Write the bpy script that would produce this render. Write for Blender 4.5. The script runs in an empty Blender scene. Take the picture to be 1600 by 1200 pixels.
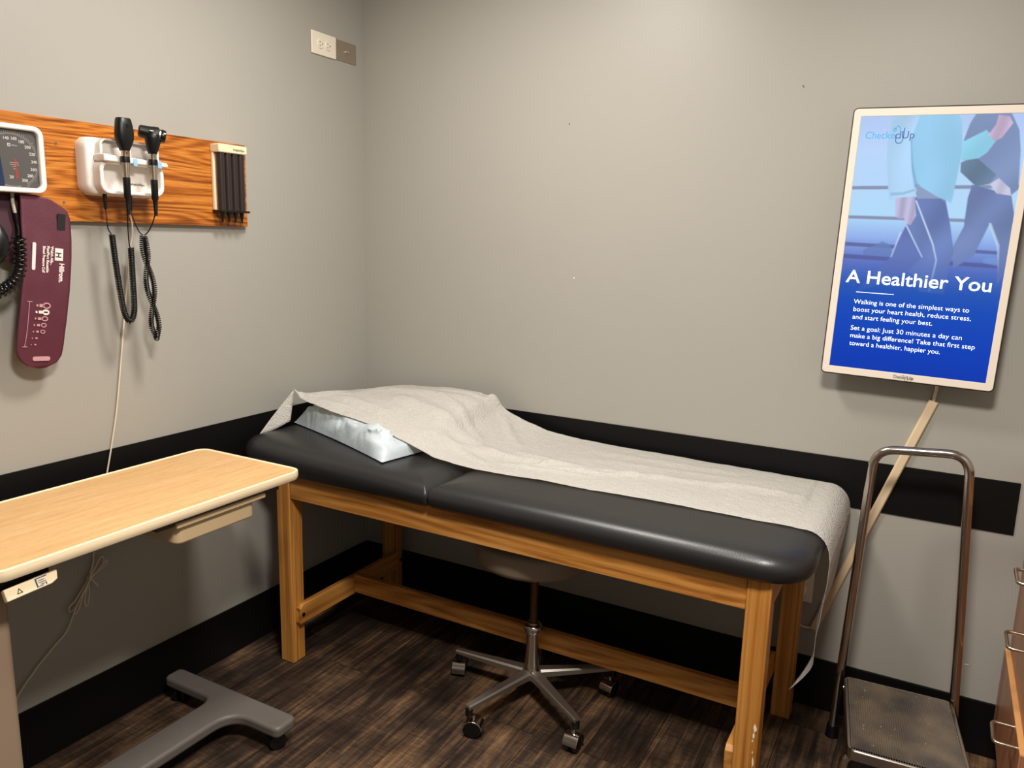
import bpy, bmesh, math, random
import numpy as np
from mathutils import Vector, Matrix, noise
from math import pi, sin, cos, radians
random.seed(7)
S = bpy.context.scene
C = S.collection

# ------------------------------------------------------------------ camera
cam = bpy.data.objects.new('camera', bpy.data.cameras.new('camera'))
C.objects.link(cam); S.camera = cam
YAW, PITCH, ROLL = radians(28.6577), radians(10.632), radians(1.530)
fwd = Vector((-sin(YAW)*cos(PITCH), cos(YAW)*cos(PITCH), -sin(PITCH)))
rgt0 = Vector((cos(YAW), sin(YAW), 0)); up0 = rgt0.cross(fwd)
rgt = cos(ROLL)*rgt0 + sin(ROLL)*up0
upv = -sin(ROLL)*rgt0 + cos(ROLL)*up0
Mx = Matrix((rgt, upv, -fwd)).transposed().to_4x4()
Mx.translation = Vector((1.991, -2.417, 1.42))
cam.matrix_world = Mx
cam.data.sensor_width = 36; cam.data.lens = 1218.48/1600*36
cam.data.clip_start = 0.05

# ------------------------------------------------------------------ world, exposure, room light
W = bpy.data.worlds.new('world'); S.world = W; W.use_nodes = True
W.node_tree.nodes['Background'].inputs[0].default_value = (1, .9, .8, 1)
W.node_tree.nodes['Background'].inputs[1].default_value = 0.0
S.view_settings.view_transform = 'Standard'; S.view_settings.look = 'None'
S.view_settings.exposure = 0.0; S.view_settings.gamma = 1; S.view_settings.use_curve_mapping = False
CEIL = 2.48
LAMP = (1.0, .94, .87)
FIX = [(.90, -.92, .17, 28), (1.85, -1.82, .20, 66)]     # x, y, radius, watts
for (lx, ly, lr, pw) in FIX:
    L = bpy.data.lights.new('downlight', 'AREA'); L.shape = 'DISK'
    L.size = lr*2; L.energy = pw; L.color = LAMP
    o = bpy.data.objects.new('downlight', L); C.objects.link(o); o.location = (lx, ly, CEIL-.032)

# ------------------------------------------------------------------ materials
MATS = {}
def lin(c):
    return tuple(((v/255)/12.92 if v/255 <= .04045 else ((v/255+.055)/1.055)**2.4) for v in c)
def nodes(m): return m.node_tree.nodes, m.node_tree.links
def mat(name, rgb, rough=.5, metal=0, bump=0, bscale=60, spec=.5, coat=0, var=0, vscale=8, trans=0, alpha=1, sss=0, emit=0):
    if name in MATS: return MATS[name]
    m = bpy.data.materials.new(name); m.use_nodes = True; N, Lk = nodes(m); b = N['Principled BSDF']
    col = lin(rgb)
    b.inputs['Base Color'].default_value = (*col, 1); b.inputs['Roughness'].default_value = rough
    b.inputs['Metallic'].default_value = metal; b.inputs['Specular IOR Level'].default_value = spec
    b.inputs['Coat Weight'].default_value = coat; b.inputs['Transmission Weight'].default_value = trans
    b.inputs['Alpha'].default_value = alpha
    if sss:
        b.inputs['Subsurface Weight'].default_value = sss; b.inputs['Subsurface Radius'].default_value = (.02, .02, .02)
    if emit:
        b.inputs['Emission Color'].default_value = (*col, 1); b.inputs['Emission Strength'].default_value = emit
    tc = N.new('ShaderNodeTexCoord')
    if var:
        nz = N.new('ShaderNodeTexNoise'); nz.inputs['Scale'].default_value = vscale; nz.inputs['Detail'].default_value = 5
        Lk.new(tc.outputs['Object'], nz.inputs['Vector'])
        mx = N.new('ShaderNodeMix'); mx.data_type = 'RGBA'
        mx.inputs[6].default_value = (*[c*(1-var) for c in col], 1); mx.inputs[7].default_value = (*[min(1, c*(1+var)) for c in col], 1)
        Lk.new(nz.outputs['Fac'], mx.inputs[0]); Lk.new(mx.outputs[2], b.inputs['Base Color'])
    if bump:
        nz = N.new('ShaderNodeTexNoise'); nz.inputs['Scale'].default_value = bscale; nz.inputs['Detail'].default_value = 4
        Lk.new(tc.outputs['Object'], nz.inputs['Vector'])
        bp = N.new('ShaderNodeBump'); bp.inputs['Strength'].default_value = bump; bp.inputs['Distance'].default_value = .002
        Lk.new(nz.outputs['Fac'], bp.inputs['Height']); Lk.new(bp.outputs['Normal'], b.inputs['Normal'])
    MATS[name] = m
    return m
def wood(name, stops, axis='X', along=1.2, across=22, warp=.6, rough=.42, fine=.25, spec=.4, rings=0, coat=0):
    """grain stretched along an axis; stops = list of (pos, rgb)"""
    m = bpy.data.materials.new(name); m.use_nodes = True; N, Lk = nodes(m); b = N['Principled BSDF']
    b.inputs['Roughness'].default_value = rough; b.inputs['Specular IOR Level'].default_value = spec
    b.inputs['Coat Weight'].default_value = coat
    tc = N.new('ShaderNodeTexCoord'); mp = N.new('ShaderNodeMapping')
    sc = [across]*3; sc['XYZ'.index(axis)] = along
    mp.inputs['Scale'].default_value = sc; Lk.new(tc.outputs['Object'], mp.inputs['Vector'])
    # large slow warp
    wn = N.new('ShaderNodeTexNoise'); wn.inputs['Scale'].default_value = 2.2; wn.inputs['Detail'].default_value = 2
    Lk.new(tc.outputs['Object'], wn.inputs['Vector'])
    ma = N.new('ShaderNodeVectorMath'); ma.operation = 'MULTIPLY_ADD'
    ma.inputs[1].default_value = (warp*3, warp*3, warp*3)
    Lk.new(wn.outputs['Color'], ma.inputs[0]); Lk.new(mp.outputs['Vector'], ma.inputs[2])
    n1 = N.new('ShaderNodeTexNoise'); n1.inputs['Scale'].default_value = 1.0; n1.inputs['Detail'].default_value = 6; n1.inputs['Roughness'].default_value = .62
    Lk.new(ma.outputs[0], n1.inputs['Vector'])
    src = n1.outputs['Fac']
    if rings:
        # contour lines of a slow field give long cathedral grain
        mp3 = N.new('ShaderNodeMapping'); sc3 = [7.5]*3; sc3['XYZ'.index(axis)] = .9
        mp3.inputs['Scale'].default_value = sc3; Lk.new(tc.outputs['Object'], mp3.inputs['Vector'])
        n5 = N.new('ShaderNodeTexNoise'); n5.inputs['Scale'].default_value = 1; n5.inputs['Detail'].default_value = 1.5; n5.inputs['Roughness'].default_value = .35
        Lk.new(mp3.outputs['Vector'], n5.inputs['Vector'])
        mu = N.new('ShaderNodeMath'); mu.operation = 'MULTIPLY_ADD'; mu.inputs[1].default_value = rings*28
        sm = N.new('ShaderNodeMath'); sm.operation = 'MULTIPLY'; sm.inputs[1].default_value = 2.2
        Lk.new(src, sm.inputs[0]); Lk.new(n5.outputs['Fac'], mu.inputs[0]); Lk.new(sm.outputs[0], mu.inputs[2])
        sn = N.new('ShaderNodeMath'); sn.operation = 'SINE'; Lk.new(mu.outputs[0], sn.inputs[0])
        mixn = N.new('ShaderNodeMath'); mixn.operation = 'MULTIPLY_ADD'; mixn.inputs[1].default_value = .085
        Lk.new(sn.outputs[0], mixn.inputs[0]); Lk.new(src, mixn.inputs[2])
        src = mixn.outputs[0]
    rp = N.new('ShaderNodeValToRGB'); e = rp.color_ramp.elements
    while len(e) < len(stops): e.new(.5)
    for i, (p, c) in enumerate(stops): e[i].position = p; e[i].color = (*lin(c), 1)
    Lk.new(src, rp.inputs['Fac'])
    # fine pores
    mp2 = N.new('ShaderNodeMapping'); sc = [across*14]*3; sc['XYZ'.index(axis)] = along*9
    mp2.inputs['Scale'].default_value = sc; Lk.new(tc.outputs['Object'], mp2.inputs['Vector'])
    n2 = N.new('ShaderNodeTexNoise'); n2.inputs['Scale'].default_value = 1; n2.inputs['Detail'].default_value = 3
    Lk.new(mp2.outputs['Vector'], n2.inputs['Vector'])
    r2 = N.new('ShaderNodeValToRGB'); r2.color_ramp.elements[0].position = .35; r2.color_ramp.elements[1].position = .62
    r2.color_ramp.elements[0].color = (1-fine, 1-fine, 1-fine, 1)
    Lk.new(n2.outputs['Fac'], r2.inputs['Fac'])
    mx = N.new('ShaderNodeMix'); mx.data_type = 'RGBA'; mx.blend_type = 'MULTIPLY'; mx.inputs[0].default_value = 1
    Lk.new(rp.outputs['Color'], mx.inputs[6]); Lk.new(r2.outputs['Color'], mx.inputs[7])
    Lk.new(mx.outputs[2], b.inputs['Base Color'])
    bp = N.new('ShaderNodeBump'); bp.inputs['Strength'].default_value = .12; bp.inputs['Distance'].default_value = .001
    Lk.new(n2.outputs['Fac'], bp.inputs['Height']); Lk.new(bp.outputs['Normal'], b.inputs['Normal'])
    MATS[name] = m
    return m

def floor_material():
    m = bpy.data.materials.new('dark_plank'); m.use_nodes = True; N, Lk = nodes(m); b = N['Principled BSDF']
    tc = N.new('ShaderNodeTexCoord')
    mp = N.new('ShaderNodeMapping'); mp.inputs['Rotation'].default_value = (0, 0, pi/2); mp.inputs['Location'].default_value = (0.3, .03, 0)
    Lk.new(tc.outputs['Object'], mp.inputs['Vector'])
    bk = N.new('ShaderNodeTexBrick'); bk.offset = .37; bk.inputs['Scale'].default_value = 1
    bk.inputs['Brick Width'].default_value = 1.22; bk.inputs['Row Height'].default_value = .155
    bk.inputs['Mortar Size'].default_value = .0012; bk.inputs['Mortar Smooth'].default_value = .2; bk.inputs['Bias'].default_value = 0
    bk.inputs['Color1'].default_value = (0, 0, 0, 1); bk.inputs['Color2'].default_value = (1, 1, 1, 1); bk.inputs['Mortar'].default_value = (.5, .5, .5, 1)
    Lk.new(mp.outputs['Vector'], bk.inputs['Vector'])
    # grain along Y, shifted per plank
    mp2 = N.new('ShaderNodeMapping'); mp2.inputs['Scale'].default_value = (52, 3.6, 1)
    Lk.new(tc.outputs['Object'], mp2.inputs['Vector'])
    add = N.new('ShaderNodeVectorMath'); add.operation = 'MULTIPLY_ADD'; add.inputs[1].default_value = (17, 9, 5)
    Lk.new(bk.outputs['Color'], add.inputs[0]); Lk.new(mp2.outputs['Vector'], add.inputs[2])
    n1 = N.new('ShaderNodeTexNoise'); n1.inputs['Scale'].default_value = 1; n1.inputs['Detail'].default_value = 7; n1.inputs['Roughness'].default_value = .65
    n1.inputs['Distortion'].default_value = .6
    Lk.new(add.outputs[0], n1.inputs['Vector'])
    # blotches
    n3 = N.new('ShaderNodeTexNoise'); n3.inputs['Scale'].default_value = 7; n3.inputs['Detail'].default_value = 5
    Lk.new(tc.outputs['Object'], n3.inputs['Vector'])
    # saw marks across
    mp3 = N.new('ShaderNodeMapping'); mp3.inputs['Scale'].default_value = (22, 120, 1)
    Lk.new(tc.outputs['Object'], mp3.inputs['Vector'])
    n4 = N.new('ShaderNodeTexNoise'); n4.inputs['Scale'].default_value = 1; n4.inputs['Detail'].default_value = 3
    Lk.new(mp3.outputs['Vector'], n4.inputs['Vector'])
    def math_(op, a, b_, c_=None):
        k = N.new('ShaderNodeMath'); k.operation = op
        for i, v in enumerate((a, b_, c_)):
            if v is None: continue
            if isinstance(v, (int, float)): k.inputs[i].default_value = v
            else: Lk.new(v, k.inputs[i])
        return k.outputs[0]
    s = math_('MULTIPLY_ADD', n1.outputs['Fac'], .62, math_('MULTIPLY', n3.outputs['Fac'], .42))
    s = math_('ADD', s, math_('MULTIPLY', math_('SUBTRACT', n4.outputs['Fac'], .5), .16))
    sep = N.new('ShaderNodeSeparateColor'); Lk.new(bk.outputs['Color'], sep.inputs[0])
    s = math_('ADD', s, math_('MULTIPLY', math_('SUBTRACT', sep.outputs[0], .5), .13))
    rp = N.new('ShaderNodeValToRGB'); e = rp.color_ramp.elements; e.new(.5); e.new(.6)
    for i, (p, c) in enumerate([(.38, (30, 22, 18)), (.50, (52, 40, 31)), (.59, (84, 64, 48)), (.72, (130, 99, 68))]):
        e[i].position = p; e[i].color = (*lin(c), 1)
    Lk.new(s, rp.inputs['Fac'])
    mx = N.new('ShaderNodeMix'); mx.data_type = 'RGBA'
    mx.inputs[7].default_value = (.004, .003, .002, 1)
    Lk.new(bk.outputs['Fac'], mx.inputs[0]); Lk.new(rp.outputs['Color'], mx.inputs[6]); Lk.new(mx.outputs[2], b.inputs['Base Color'])
    b.inputs['Roughness'].default_value = .5; b.inputs['Specular IOR Level'].default_value = .35
    bp = N.new('ShaderNodeBump'); bp.inputs['Strength'].default_value = .3; bp.inputs['Distance'].default_value = .002
    Lk.new(s, bp.inputs['Height']); Lk.new(bp.outputs['Normal'], b.inputs['Normal'])
    return m

WALL = mat('grey_wall_paint', (160, 157, 149), .42, bump=.12, bscale=240, spec=.35, var=.025, vscale=3)
CEILM = mat('ceiling_white', (225, 220, 210), .9)
BLACKT = mat('black_vinyl_trim', (11, 10, 10), .5, spec=.2, bump=.05)
FLOORM = floor_material()
PINE = wood('pine_frame', [(.32, (150, 92, 36)), (.45, (182, 120, 54)), (.56, (198, 138, 68)), (.70, (212, 156, 86))], 'X', 1.6, 60, .5, .4, .12, rings=2.2)
PINEZ = wood('pine_leg', [(.32, (148, 90, 34)), (.45, (182, 120, 52)), (.57, (200, 140, 68)), (.72, (212, 156, 84))], 'Z', .9, 95, .3, .4, .15)
PINEY = wood('pine_rail', [(.3, (144, 88, 34)), (.45, (178, 118, 52)), (.57, (196, 136, 66)), (.72, (208, 152, 82))], 'Y', 1.2, 60, .3, .4, .12, rings=2)
OAKB = wood('orange_oak_board', [(.30, (118, 60, 12)), (.44, (168, 92, 24)), (.54, (200, 120, 42)), (.68, (214, 140, 60))], 'Y', 3.0, 190, .6, .38, .42, rings=6.5)
MAPLE = wood('maple_laminate', [(.25, (200, 154, 100)), (.5, (216, 172, 118)), (.8, (224, 186, 136))], 'Y', 5, 60, .5, .42, .16)
CAB = wood('cabinet_laminate', [(.25, (140, 92, 62)), (.5, (160, 108, 76)), (.8, (172, 122, 88))], 'Z', .8, 12, .5, .35, .1)
CABL = wood('cabinet_side_laminate', [(.25, (170, 118, 72)), (.5, (190, 138, 90)), (.8, (200, 150, 104))], 'Z', .8, 12, .5, .35, .1)
VINYL = mat('black_vinyl', (34, 33, 34), .36, bump=.15, bscale=300, spec=.5)
CREAM = mat('cream_plastic', (235, 214, 178), .4)
CREAM2 = mat('cream_plastic_dull', (205, 180, 140), .45)
WHITE = mat('white_plastic', (236, 228, 220), .35)
BLACK = mat('black_plastic', (10, 10, 11), .4, spec=.4)
BLACKG = mat('black_gloss', (12, 11, 13), .2)
CHROME = mat('chrome', (196, 186, 178), .17, 1)
STEEL = mat('brushed_steel', (168, 156, 138), .55, .75)
OUTLET = mat('outlet_cream_plastic', (232, 222, 204), .4)
NICKEL = mat('nickel', (205, 190, 172), .22, 1)
ALU = mat('cast_aluminium', (190, 182, 172), .45, 1, bump=.1)
GREY = mat('grey_painted_metal', (98, 92, 87), .5, var=.06, vscale=30, bump=.15, bscale=160)
TAUPE = mat('taupe_painted_column', (150, 128, 108), .5)
BROWNU = mat('brown_undertable', (70, 56, 46), .7)
WIRE = mat('white_cable', (214, 198, 180), .5)

# ------------------------------------------------------------------ object helpers
BASE = {}
def prop(o, label=None, cat=None, group=None, kind=None):
    if label: o['label'] = label
    if cat: o['category'] = cat
    if group: o['group'] = group
    if kind: o['kind'] = kind
    return o
def thing(name, loc, label, cat, group=None):
    o = bpy.data.objects.new(name, None); C.objects.link(o); o.location = loc; o.empty_display_size = .05
    BASE[o.name] = Vector(loc)
    return prop(o, label, cat, group)
def obj(name, bm, m, parent=None, bevel=0, seg=2, smooth=True, angle=40, sub=0, label=None, sol=0):
    me = bpy.data.meshes.new(name)
    bmesh.ops.recalc_face_normals(bm, faces=bm.faces)
    bm.to_mesh(me); bm.free()
    return link(name, me, m, parent, bevel, seg, smooth, angle, sub, label, sol)
def link(name, me, m, parent=None, bevel=0, seg=2, smooth=True, angle=40, sub=0, label=None, sol=0, autobase=True):
    if parent is not None: base = BASE[parent.name]
    else:
        co = np.empty(len(me.vertices)*3); me.vertices.foreach_get('co', co); co = co.reshape(-1, 3)
        base = Vector(((co[:, 0].min()+co[:, 0].max())/2, (co[:, 1].min()+co[:, 1].max())/2, co[:, 2].min()))
    me.transform(Matrix.Translation(-base))
    if smooth:
        me.shade_smooth(); me.set_sharp_from_angle(angle=radians(angle))
    o = bpy.data.objects.new(name, me); C.objects.link(o)
    BASE[o.name] = Vector(base)
    if parent is not None: o.parent = parent
    else: o.location = base
    for k in (m if isinstance(m, (list, tuple)) else [m]): me.materials.append(k)
    if sol:
        md = o.modifiers.new('t', 'SOLIDIFY'); md.thickness = sol; md.offset = 0
    if bevel:
        md = o.modifiers.new('b', 'BEVEL'); md.width = bevel; md.segments = seg; md.limit_method = 'ANGLE'; md.angle_limit = radians(35)
        md.harden_normals = False
    if sub:
        md = o.modifiers.new('s', 'SUBSURF'); md.levels = sub; md.render_levels = sub
    if label: o['label'] = label
    return o
def struct(name, bm, m, parent=None, bevel=0):
    o = obj(name, bm, m, parent, bevel, smooth=False)
    if parent is None: o['kind'] = 'structure'
    return o
def box(bm, lo, hi, M=None):
    vs = [bm.verts.new((x, y, z)) for x in (lo[0], hi[0]) for y in (lo[1], hi[1]) for z in (lo[2], hi[2])]
    for f in ((0, 1, 3, 2), (4, 6, 7, 5), (0, 4, 5, 1), (2, 3, 7, 6), (0, 2, 6, 4), (1, 5, 7, 3)):
        bm.faces.new([vs[i] for i in f])
    if M is not None: bmesh.ops.transform(bm, matrix=M, verts=vs)
    return vs
def B(lo, hi, M=None):
    bm = bmesh.new(); box(bm, lo, hi, M); return bm
def frame_axes(d, ref=None):
    d = d.normalized(); r = ref or (Vector((0, 0, 1)) if abs(d.z) < .9 else Vector((1, 0, 0)))
    a = d.cross(r).normalized(); return a, d.cross(a).normalized()
def tube(bm, pts, r, n=10, caps=True, closed=False):
    pts = [Vector(p) for p in pts]; N = len(pts); rings = []
    rr = r if isinstance(r, (list, tuple)) else [r]*N
    a = None
    for i, p in enumerate(pts):
        if closed: d = (pts[(i+1) % N]-pts[i-1])
        else: d = (pts[min(i+1, N-1)]-pts[max(i-1, 0)])
        d.normalize()
        if a is None: a, b = frame_axes(d)
        else:
            a = (a - d*a.dot(d)).normalized(); b = d.cross(a)
        rings.append([bm.verts.new(p + rr[i]*(cos(2*pi*k/n)*a + sin(2*pi*k/n)*b)) for k in range(n)])
    for i in range(N if closed else N-1):
        A, Bq = rings[i], rings[(i+1) % N]
        for k in range(n): bm.faces.new((A[k], A[(k+1) % n], Bq[(k+1) % n], Bq[k]))
    if caps and not closed:
        bm.faces.new(rings[0][::-1]); bm.faces.new(rings[-1])
    return bm
def spline(pts, n=8, closed=False):
    P = [Vector(p) for p in pts]; out = []
    m = len(P)
    for i in range(m if closed else m-1):
        if closed: p0, p1, p2, p3 = P[i-1], P[i], P[(i+1) % m], P[(i+2) % m]
        else: p0, p1, p2, p3 = P[max(i-1, 0)], P[i], P[i+1], P[min(i+2, m-1)]
        for k in range(n):
            t = k/n
            out.append(.5*((2*p1)+(-p0+p2)*t+(2*p0-5*p1+4*p2-p3)*t*t+(-p0+3*p1-3*p2+p3)*t**3))
    if not closed: out.append(P[-1])
    return out
def rounded(pts, r, n=6):
    """polyline with filleted corners"""
    P = [Vector(p) for p in pts]; out = [P[0]]
    for i in range(1, len(P)-1):
        rr = r[i] if isinstance(r, (list, tuple)) else r
        a = (P[i-1]-P[i]); b = (P[i+1]-P[i]); l = min(rr, a.length*.49, b.length*.49)
        s, e = P[i]+a.normalized()*l, P[i]+b.normalized()*l
        for k in range(n+1):
            t = k/n; out.append((1-t)**2*s+2*t*(1-t)*P[i]+t*t*e)
    out.append(P[-1]); return out
def lathe(bm, prof, c, axis=Vector((0, 0, 1)), n=24):
    """prof: (r, h) along axis from c"""
    axis = Vector(axis).normalized(); a, b = frame_axes(axis); c = Vector(c); rings = []
    for r, h in prof:
        if r < 1e-6: rings.append([bm.verts.new(c+axis*h)])
        else: rings.append([bm.verts.new(c+axis*h+r*(cos(2*pi*k/n)*a+sin(2*pi*k/n)*b)) for k in range(n)])
    for A, Q in zip(rings, rings[1:]):
        if len(A) == 1 and len(Q) == 1: continue
        for k in range(n):
            if len(A) == 1: bm.faces.new((A[0], Q[k], Q[(k+1) % n]))
            elif len(Q) == 1: bm.faces.new((A[k], Q[0], A[(k+1) % n]))
            else: bm.faces.new((A[k], A[(k+1) % n], Q[(k+1) % n], Q[k]))
    if len(rings[0]) > 1: bm.faces.new(rings[0][::-1])
    if len(rings[-1]) > 1: bm.faces.new(rings[-1])
    return bm
def helix(path, R, turns, per=12, tw=0):
    """helix points around a polyline path"""
    P = [Vector(p) for p in path]; L = [0]
    for a, b in zip(P, P[1:]): L.append(L[-1]+(b-a).length)
    n = int(turns*per); out = []; a = None; j = 0
    for i in range(n+1):
        s = L[-1]*i/n
        while j < len(P)-2 and L[j+1] < s: j += 1
        t = (s-L[j])/max(1e-9, L[j+1]-L[j]); p = P[j].lerp(P[j+1], t); d = (P[j+1]-P[j]).normalized()
        if a is None: a, b = frame_axes(d)
        else: a = (a-d*a.dot(d)).normalized(); b = d.cross(a)
        an = 2*pi*turns*i/n + tw
        out.append(p+R*(cos(an)*a+sin(an)*b))
    return out
def rrect(w, h, r, n=6):
    """rounded rectangle outline centred at 0"""
    out = []
    for cx, cy, a0 in ((w/2-r, h/2-r, 0), (-w/2+r, h/2-r, 90), (-w/2+r, -h/2+r, 180), (w/2-r, -h/2+r, 270)):
        for k in range(n+1):
            a = radians(a0+90*k/n); out.append((cx+r*cos(a), cy+r*sin(a)))
    return out
def prism(bm, outline, M, h0, h1):
    """outline in local xy extruded local z h0..h1, placed by M"""
    A = [bm.verts.new(M @ Vector((x, y, h0))) for x, y in outline]
    Q = [bm.verts.new(M @ Vector((x, y, h1))) for x, y in outline]
    n = len(A)
    bm.faces.new(A[::-1]); bm.faces.new(Q)
    for k in range(n): bm.faces.new((A[k], A[(k+1) % n], Q[(k+1) % n], Q[k]))
    return bm
def ringframe(bm, out, inn, M, h0, h1):
    n = len(out); V = [[bm.verts.new(M @ Vector((x, y, h))) for x, y in o] for o, h in ((out, h0), (out, h1), (inn, h1), (inn, h0))]
    for i in range(4):
        A, Q = V[i], V[(i+1) % 4]
        for k in range(n): bm.faces.new((A[k], A[(k+1) % n], Q[(k+1) % n], Q[k]))
    return bm
def axes(o, x, y, z):
    m = Matrix((Vector(x), Vector(y), Vector(z))).transposed().to_4x4(); m.translation = Vector(o); return m
DEP = {}
def text(name, s, size, M, m, parent, bold=0, align='LEFT', ext=.0002, shear=0, sx=1, label=None, space=1):
    cu = bpy.data.curves.new(name, 'FONT'); cu.body = s; cu.size = size; cu.align_x = align
    cu.offset = bold; cu.extrude = ext; cu.shear = shear; cu.resolution_u = 4; cu.space_character = space
    t = bpy.data.objects.new('tmp', cu); C.objects.link(t)
    bpy.context.view_layer.update()
    dg = bpy.context.evaluated_depsgraph_get()
    me = bpy.data.meshes.new_from_object(t.evaluated_get(dg))
    bpy.data.objects.remove(t); bpy.data.curves.remove(cu)
    me.materials.clear(); me.name = name
    me.transform(M @ Matrix.Diagonal((sx, 1, 1, 1)))
    return link(name, me, m, parent, smooth=False, label=label)
def text_width(s, size, bold=0, space=1):
    cu = bpy.data.curves.new('w', 'FONT'); cu.body = s; cu.size = size; cu.offset = bold; cu.space_character = space
    t = bpy.data.objects.new('tmp', cu); C.objects.link(t); bpy.context.view_layer.update(); w = t.dimensions.x
    bpy.data.objects.remove(t); bpy.data.curves.remove(cu); return w

# ------------------------------------------------------------------ the room
RX, RY = 2.86, -4.2
struct('floor', B((-.1, RY-.1, -.05), (RX+.1, .1, 0)), FLOORM)
struct('ceiling', B((-.1, RY-.1, CEIL), (RX+.1, .1, CEIL+.05)), CEILM)
struct('wall_left', B((-.1, RY-.1, 0), (0, 0, CEIL)), WALL)
wb = struct('wall_back', B((-.1, 0, 0), (RX+.1, .1, CEIL)), WALL)
struct('wall_right', B((RX, RY-.1, 0), (RX+.1, 0, CEIL)), WALL)
struct('wall_front', B((0, RY-.1, 0), (RX, RY, CEIL)), WALL)
def cove(lo, hi):
    bm = bmesh.new(); box(bm, lo, hi); return bm
struct('baseboard_left', B((0, RY, 0), (.007, 0, .165)), BLACKT, bevel=.002)
struct('baseboard_back', B((.007, -.007, 0), (RX, 0, .165)), BLACKT, bevel=.002)
struct('trim_1', B((0, RY, .664), (.004, 0, .810)), BLACKT, bevel=.001)
struct('trim_2', B((.004, -.004, .664), (2.229, 0, .810)), BLACKT, bevel=.001)
# filled nail holes and scuffs left on the back wall
MARK = mat('wall_scuff', (112, 100, 88), .8); MARKL = mat('wall_chip', (225, 220, 210), .8)
def mark(x, z, w, h, m, ang=0):
    bm = bmesh.new()
    prism(bm, [(w*cos(t)*(1+.3*sin(3*t)), h*sin(t)) for t in [2*pi*k/12 for k in range(12)]],
          axes((x, -.0004, z), (cos(ang), 0, sin(ang)), (-sin(ang), 0, cos(ang)), (0, -1, 0)), 0, .0005)
    obj('wall_mark', bm, m, wb, smooth=False)
def bm_(x, z): return x, z
mark(.858, 1.79, .002, .004, MARK); mark(1.58, 1.86, .002, .004, MARK, .4); mark(.897, 1.292, .003, .0025, MARKL)
mark(2.165, .262, .006, .0012, MARKL, .1)

for (lx, ly, lr, pw) in FIX:
    t = thing('ceiling_light', (lx, ly, CEIL-.03), 'round ceiling light above the head end of the treatment table' if lx < 1.5 else 'round ceiling light above the open floor before the display screen', 'ceiling light', 'round ceiling lights')
    bm = bmesh.new(); ringframe(bm, [((lr+.025)*cos(a), (lr+.025)*sin(a)) for a in [2*pi*k/40 for k in range(40)]], [((lr+.002)*cos(a), (lr+.002)*sin(a)) for a in [2*pi*k/40 for k in range(40)]], axes((lx, ly, CEIL), (1, 0, 0), (0, -1, 0), (0, 0, -1)), 0, .028)
    obj('rim', bm, WHITE, t)
    bm = bmesh.new(); lathe(bm, [(lr, .0), (lr, .018), (0, .020)], (lx, ly, CEIL), (0, 0, -1), 40)
    obj('diffuser', bm, mat('diffuser', (255, 240, 220), .6, emit=1.5), t)

# ------------------------------------------------------------------ treatment table
X0, X1, YF, YB, ZA = .172, 1.723, -.660, -.060, .660
LG = .056
tt = thing('treatment_table', (.95, -.36, 0), 'wooden treatment table with black vinyl top standing in the corner', 'treatment table')
for lx in (X0, X1-LG):
    for ly in (YF, YB-LG):
        leg = obj('leg', B((lx, ly, 0), (lx+LG, ly+LG, ZA)), PINEZ, tt, bevel=.003)
        if lx > 1 and ly < -.5:
            # white paint chips low on the right front leg
            for cx, cz, w, h in ((.0285, .288, .0032, .010), (.0265, .268, .0018, .008), (.0250, .254, .0012, .003), (.0300, .199, .0018, .012), (.0270, .224, .0010, .003)):
                bm = bmesh.new(); prism(bm, [(w*cos(a)*(1+.35*sin(2*a+cx*300)), h*sin(a)*(1+.2*cos(3*a))) for a in [2*pi*k/12 for k in range(12)]],
                      axes((lx+cx+.019, ly-.0002, cz), (1, 0, 0), (0, 0, 1), (0, -1, 0)), 0, .0006)
                obj('paint_chip', bm, mat('chipped_white_paint', (238, 225, 205), .7), leg, smooth=False, label='white chipped marks')
obj('apron', B((X0+LG, YF+.004, ZA-.083), (X1-LG, YF+.028, ZA)), PINE, tt, bevel=.002)
obj('apron', B((X0+LG, YB-.028, ZA-.083), (X1-LG, YB-.004, ZA)), PINE, tt, bevel=.002)
obj('apron', B((X0+.004, YF+LG, ZA-.083), (X0+.028, YB-LG, ZA)), PINEY, tt, bevel=.002)
obj('apron', B((X1-.028, YF+LG, ZA-.083), (X1-.004, YB-LG, ZA)), PINEY, tt, bevel=.002)
obj('deck', B((X0+.005, YF+.005, ZA), (X1-.005, YB-.005, ZA+.006)), mat('plywood_deck', (120, 84, 48), .7), tt)
for sx, side in ((X0+LG, 1), (X1-LG, -1)):
    r0, r1 = (sx, sx+.022) if side > 0 else (sx-.022, sx)
    bm = bmesh.new()
    prism(bm, [(-.645, .142), (-.645, .196), (-.633, .208), (-.112, .208), (-.112, .148), (-.12, .142)], axes((r0, 0, 0), (0, 1, 0), (0, 0, 1), (1, 0, 0)), 0, r1-r0)
    rl = obj('end_rail', bm, PINEY, tt, bevel=.0015)
    for y in (-.632, -.10):
        bm = bmesh.new(); xx = r1 if side > 0 else r0
        lathe(bm, [(.0065, 0), (.0065, .002), (.003, .002), (.003, .0015)], (xx, y, .172), (side, 0, 0), 12)
        obj('bolt', bm, mat('dark_bolt', (40, 32, 28), .4, 1), rl)
obj('stretcher', B((X0+LG+.022, -.376, .148), (X1-LG-.022, -.354, .215)), PINE, tt, bevel=.002)

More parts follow.
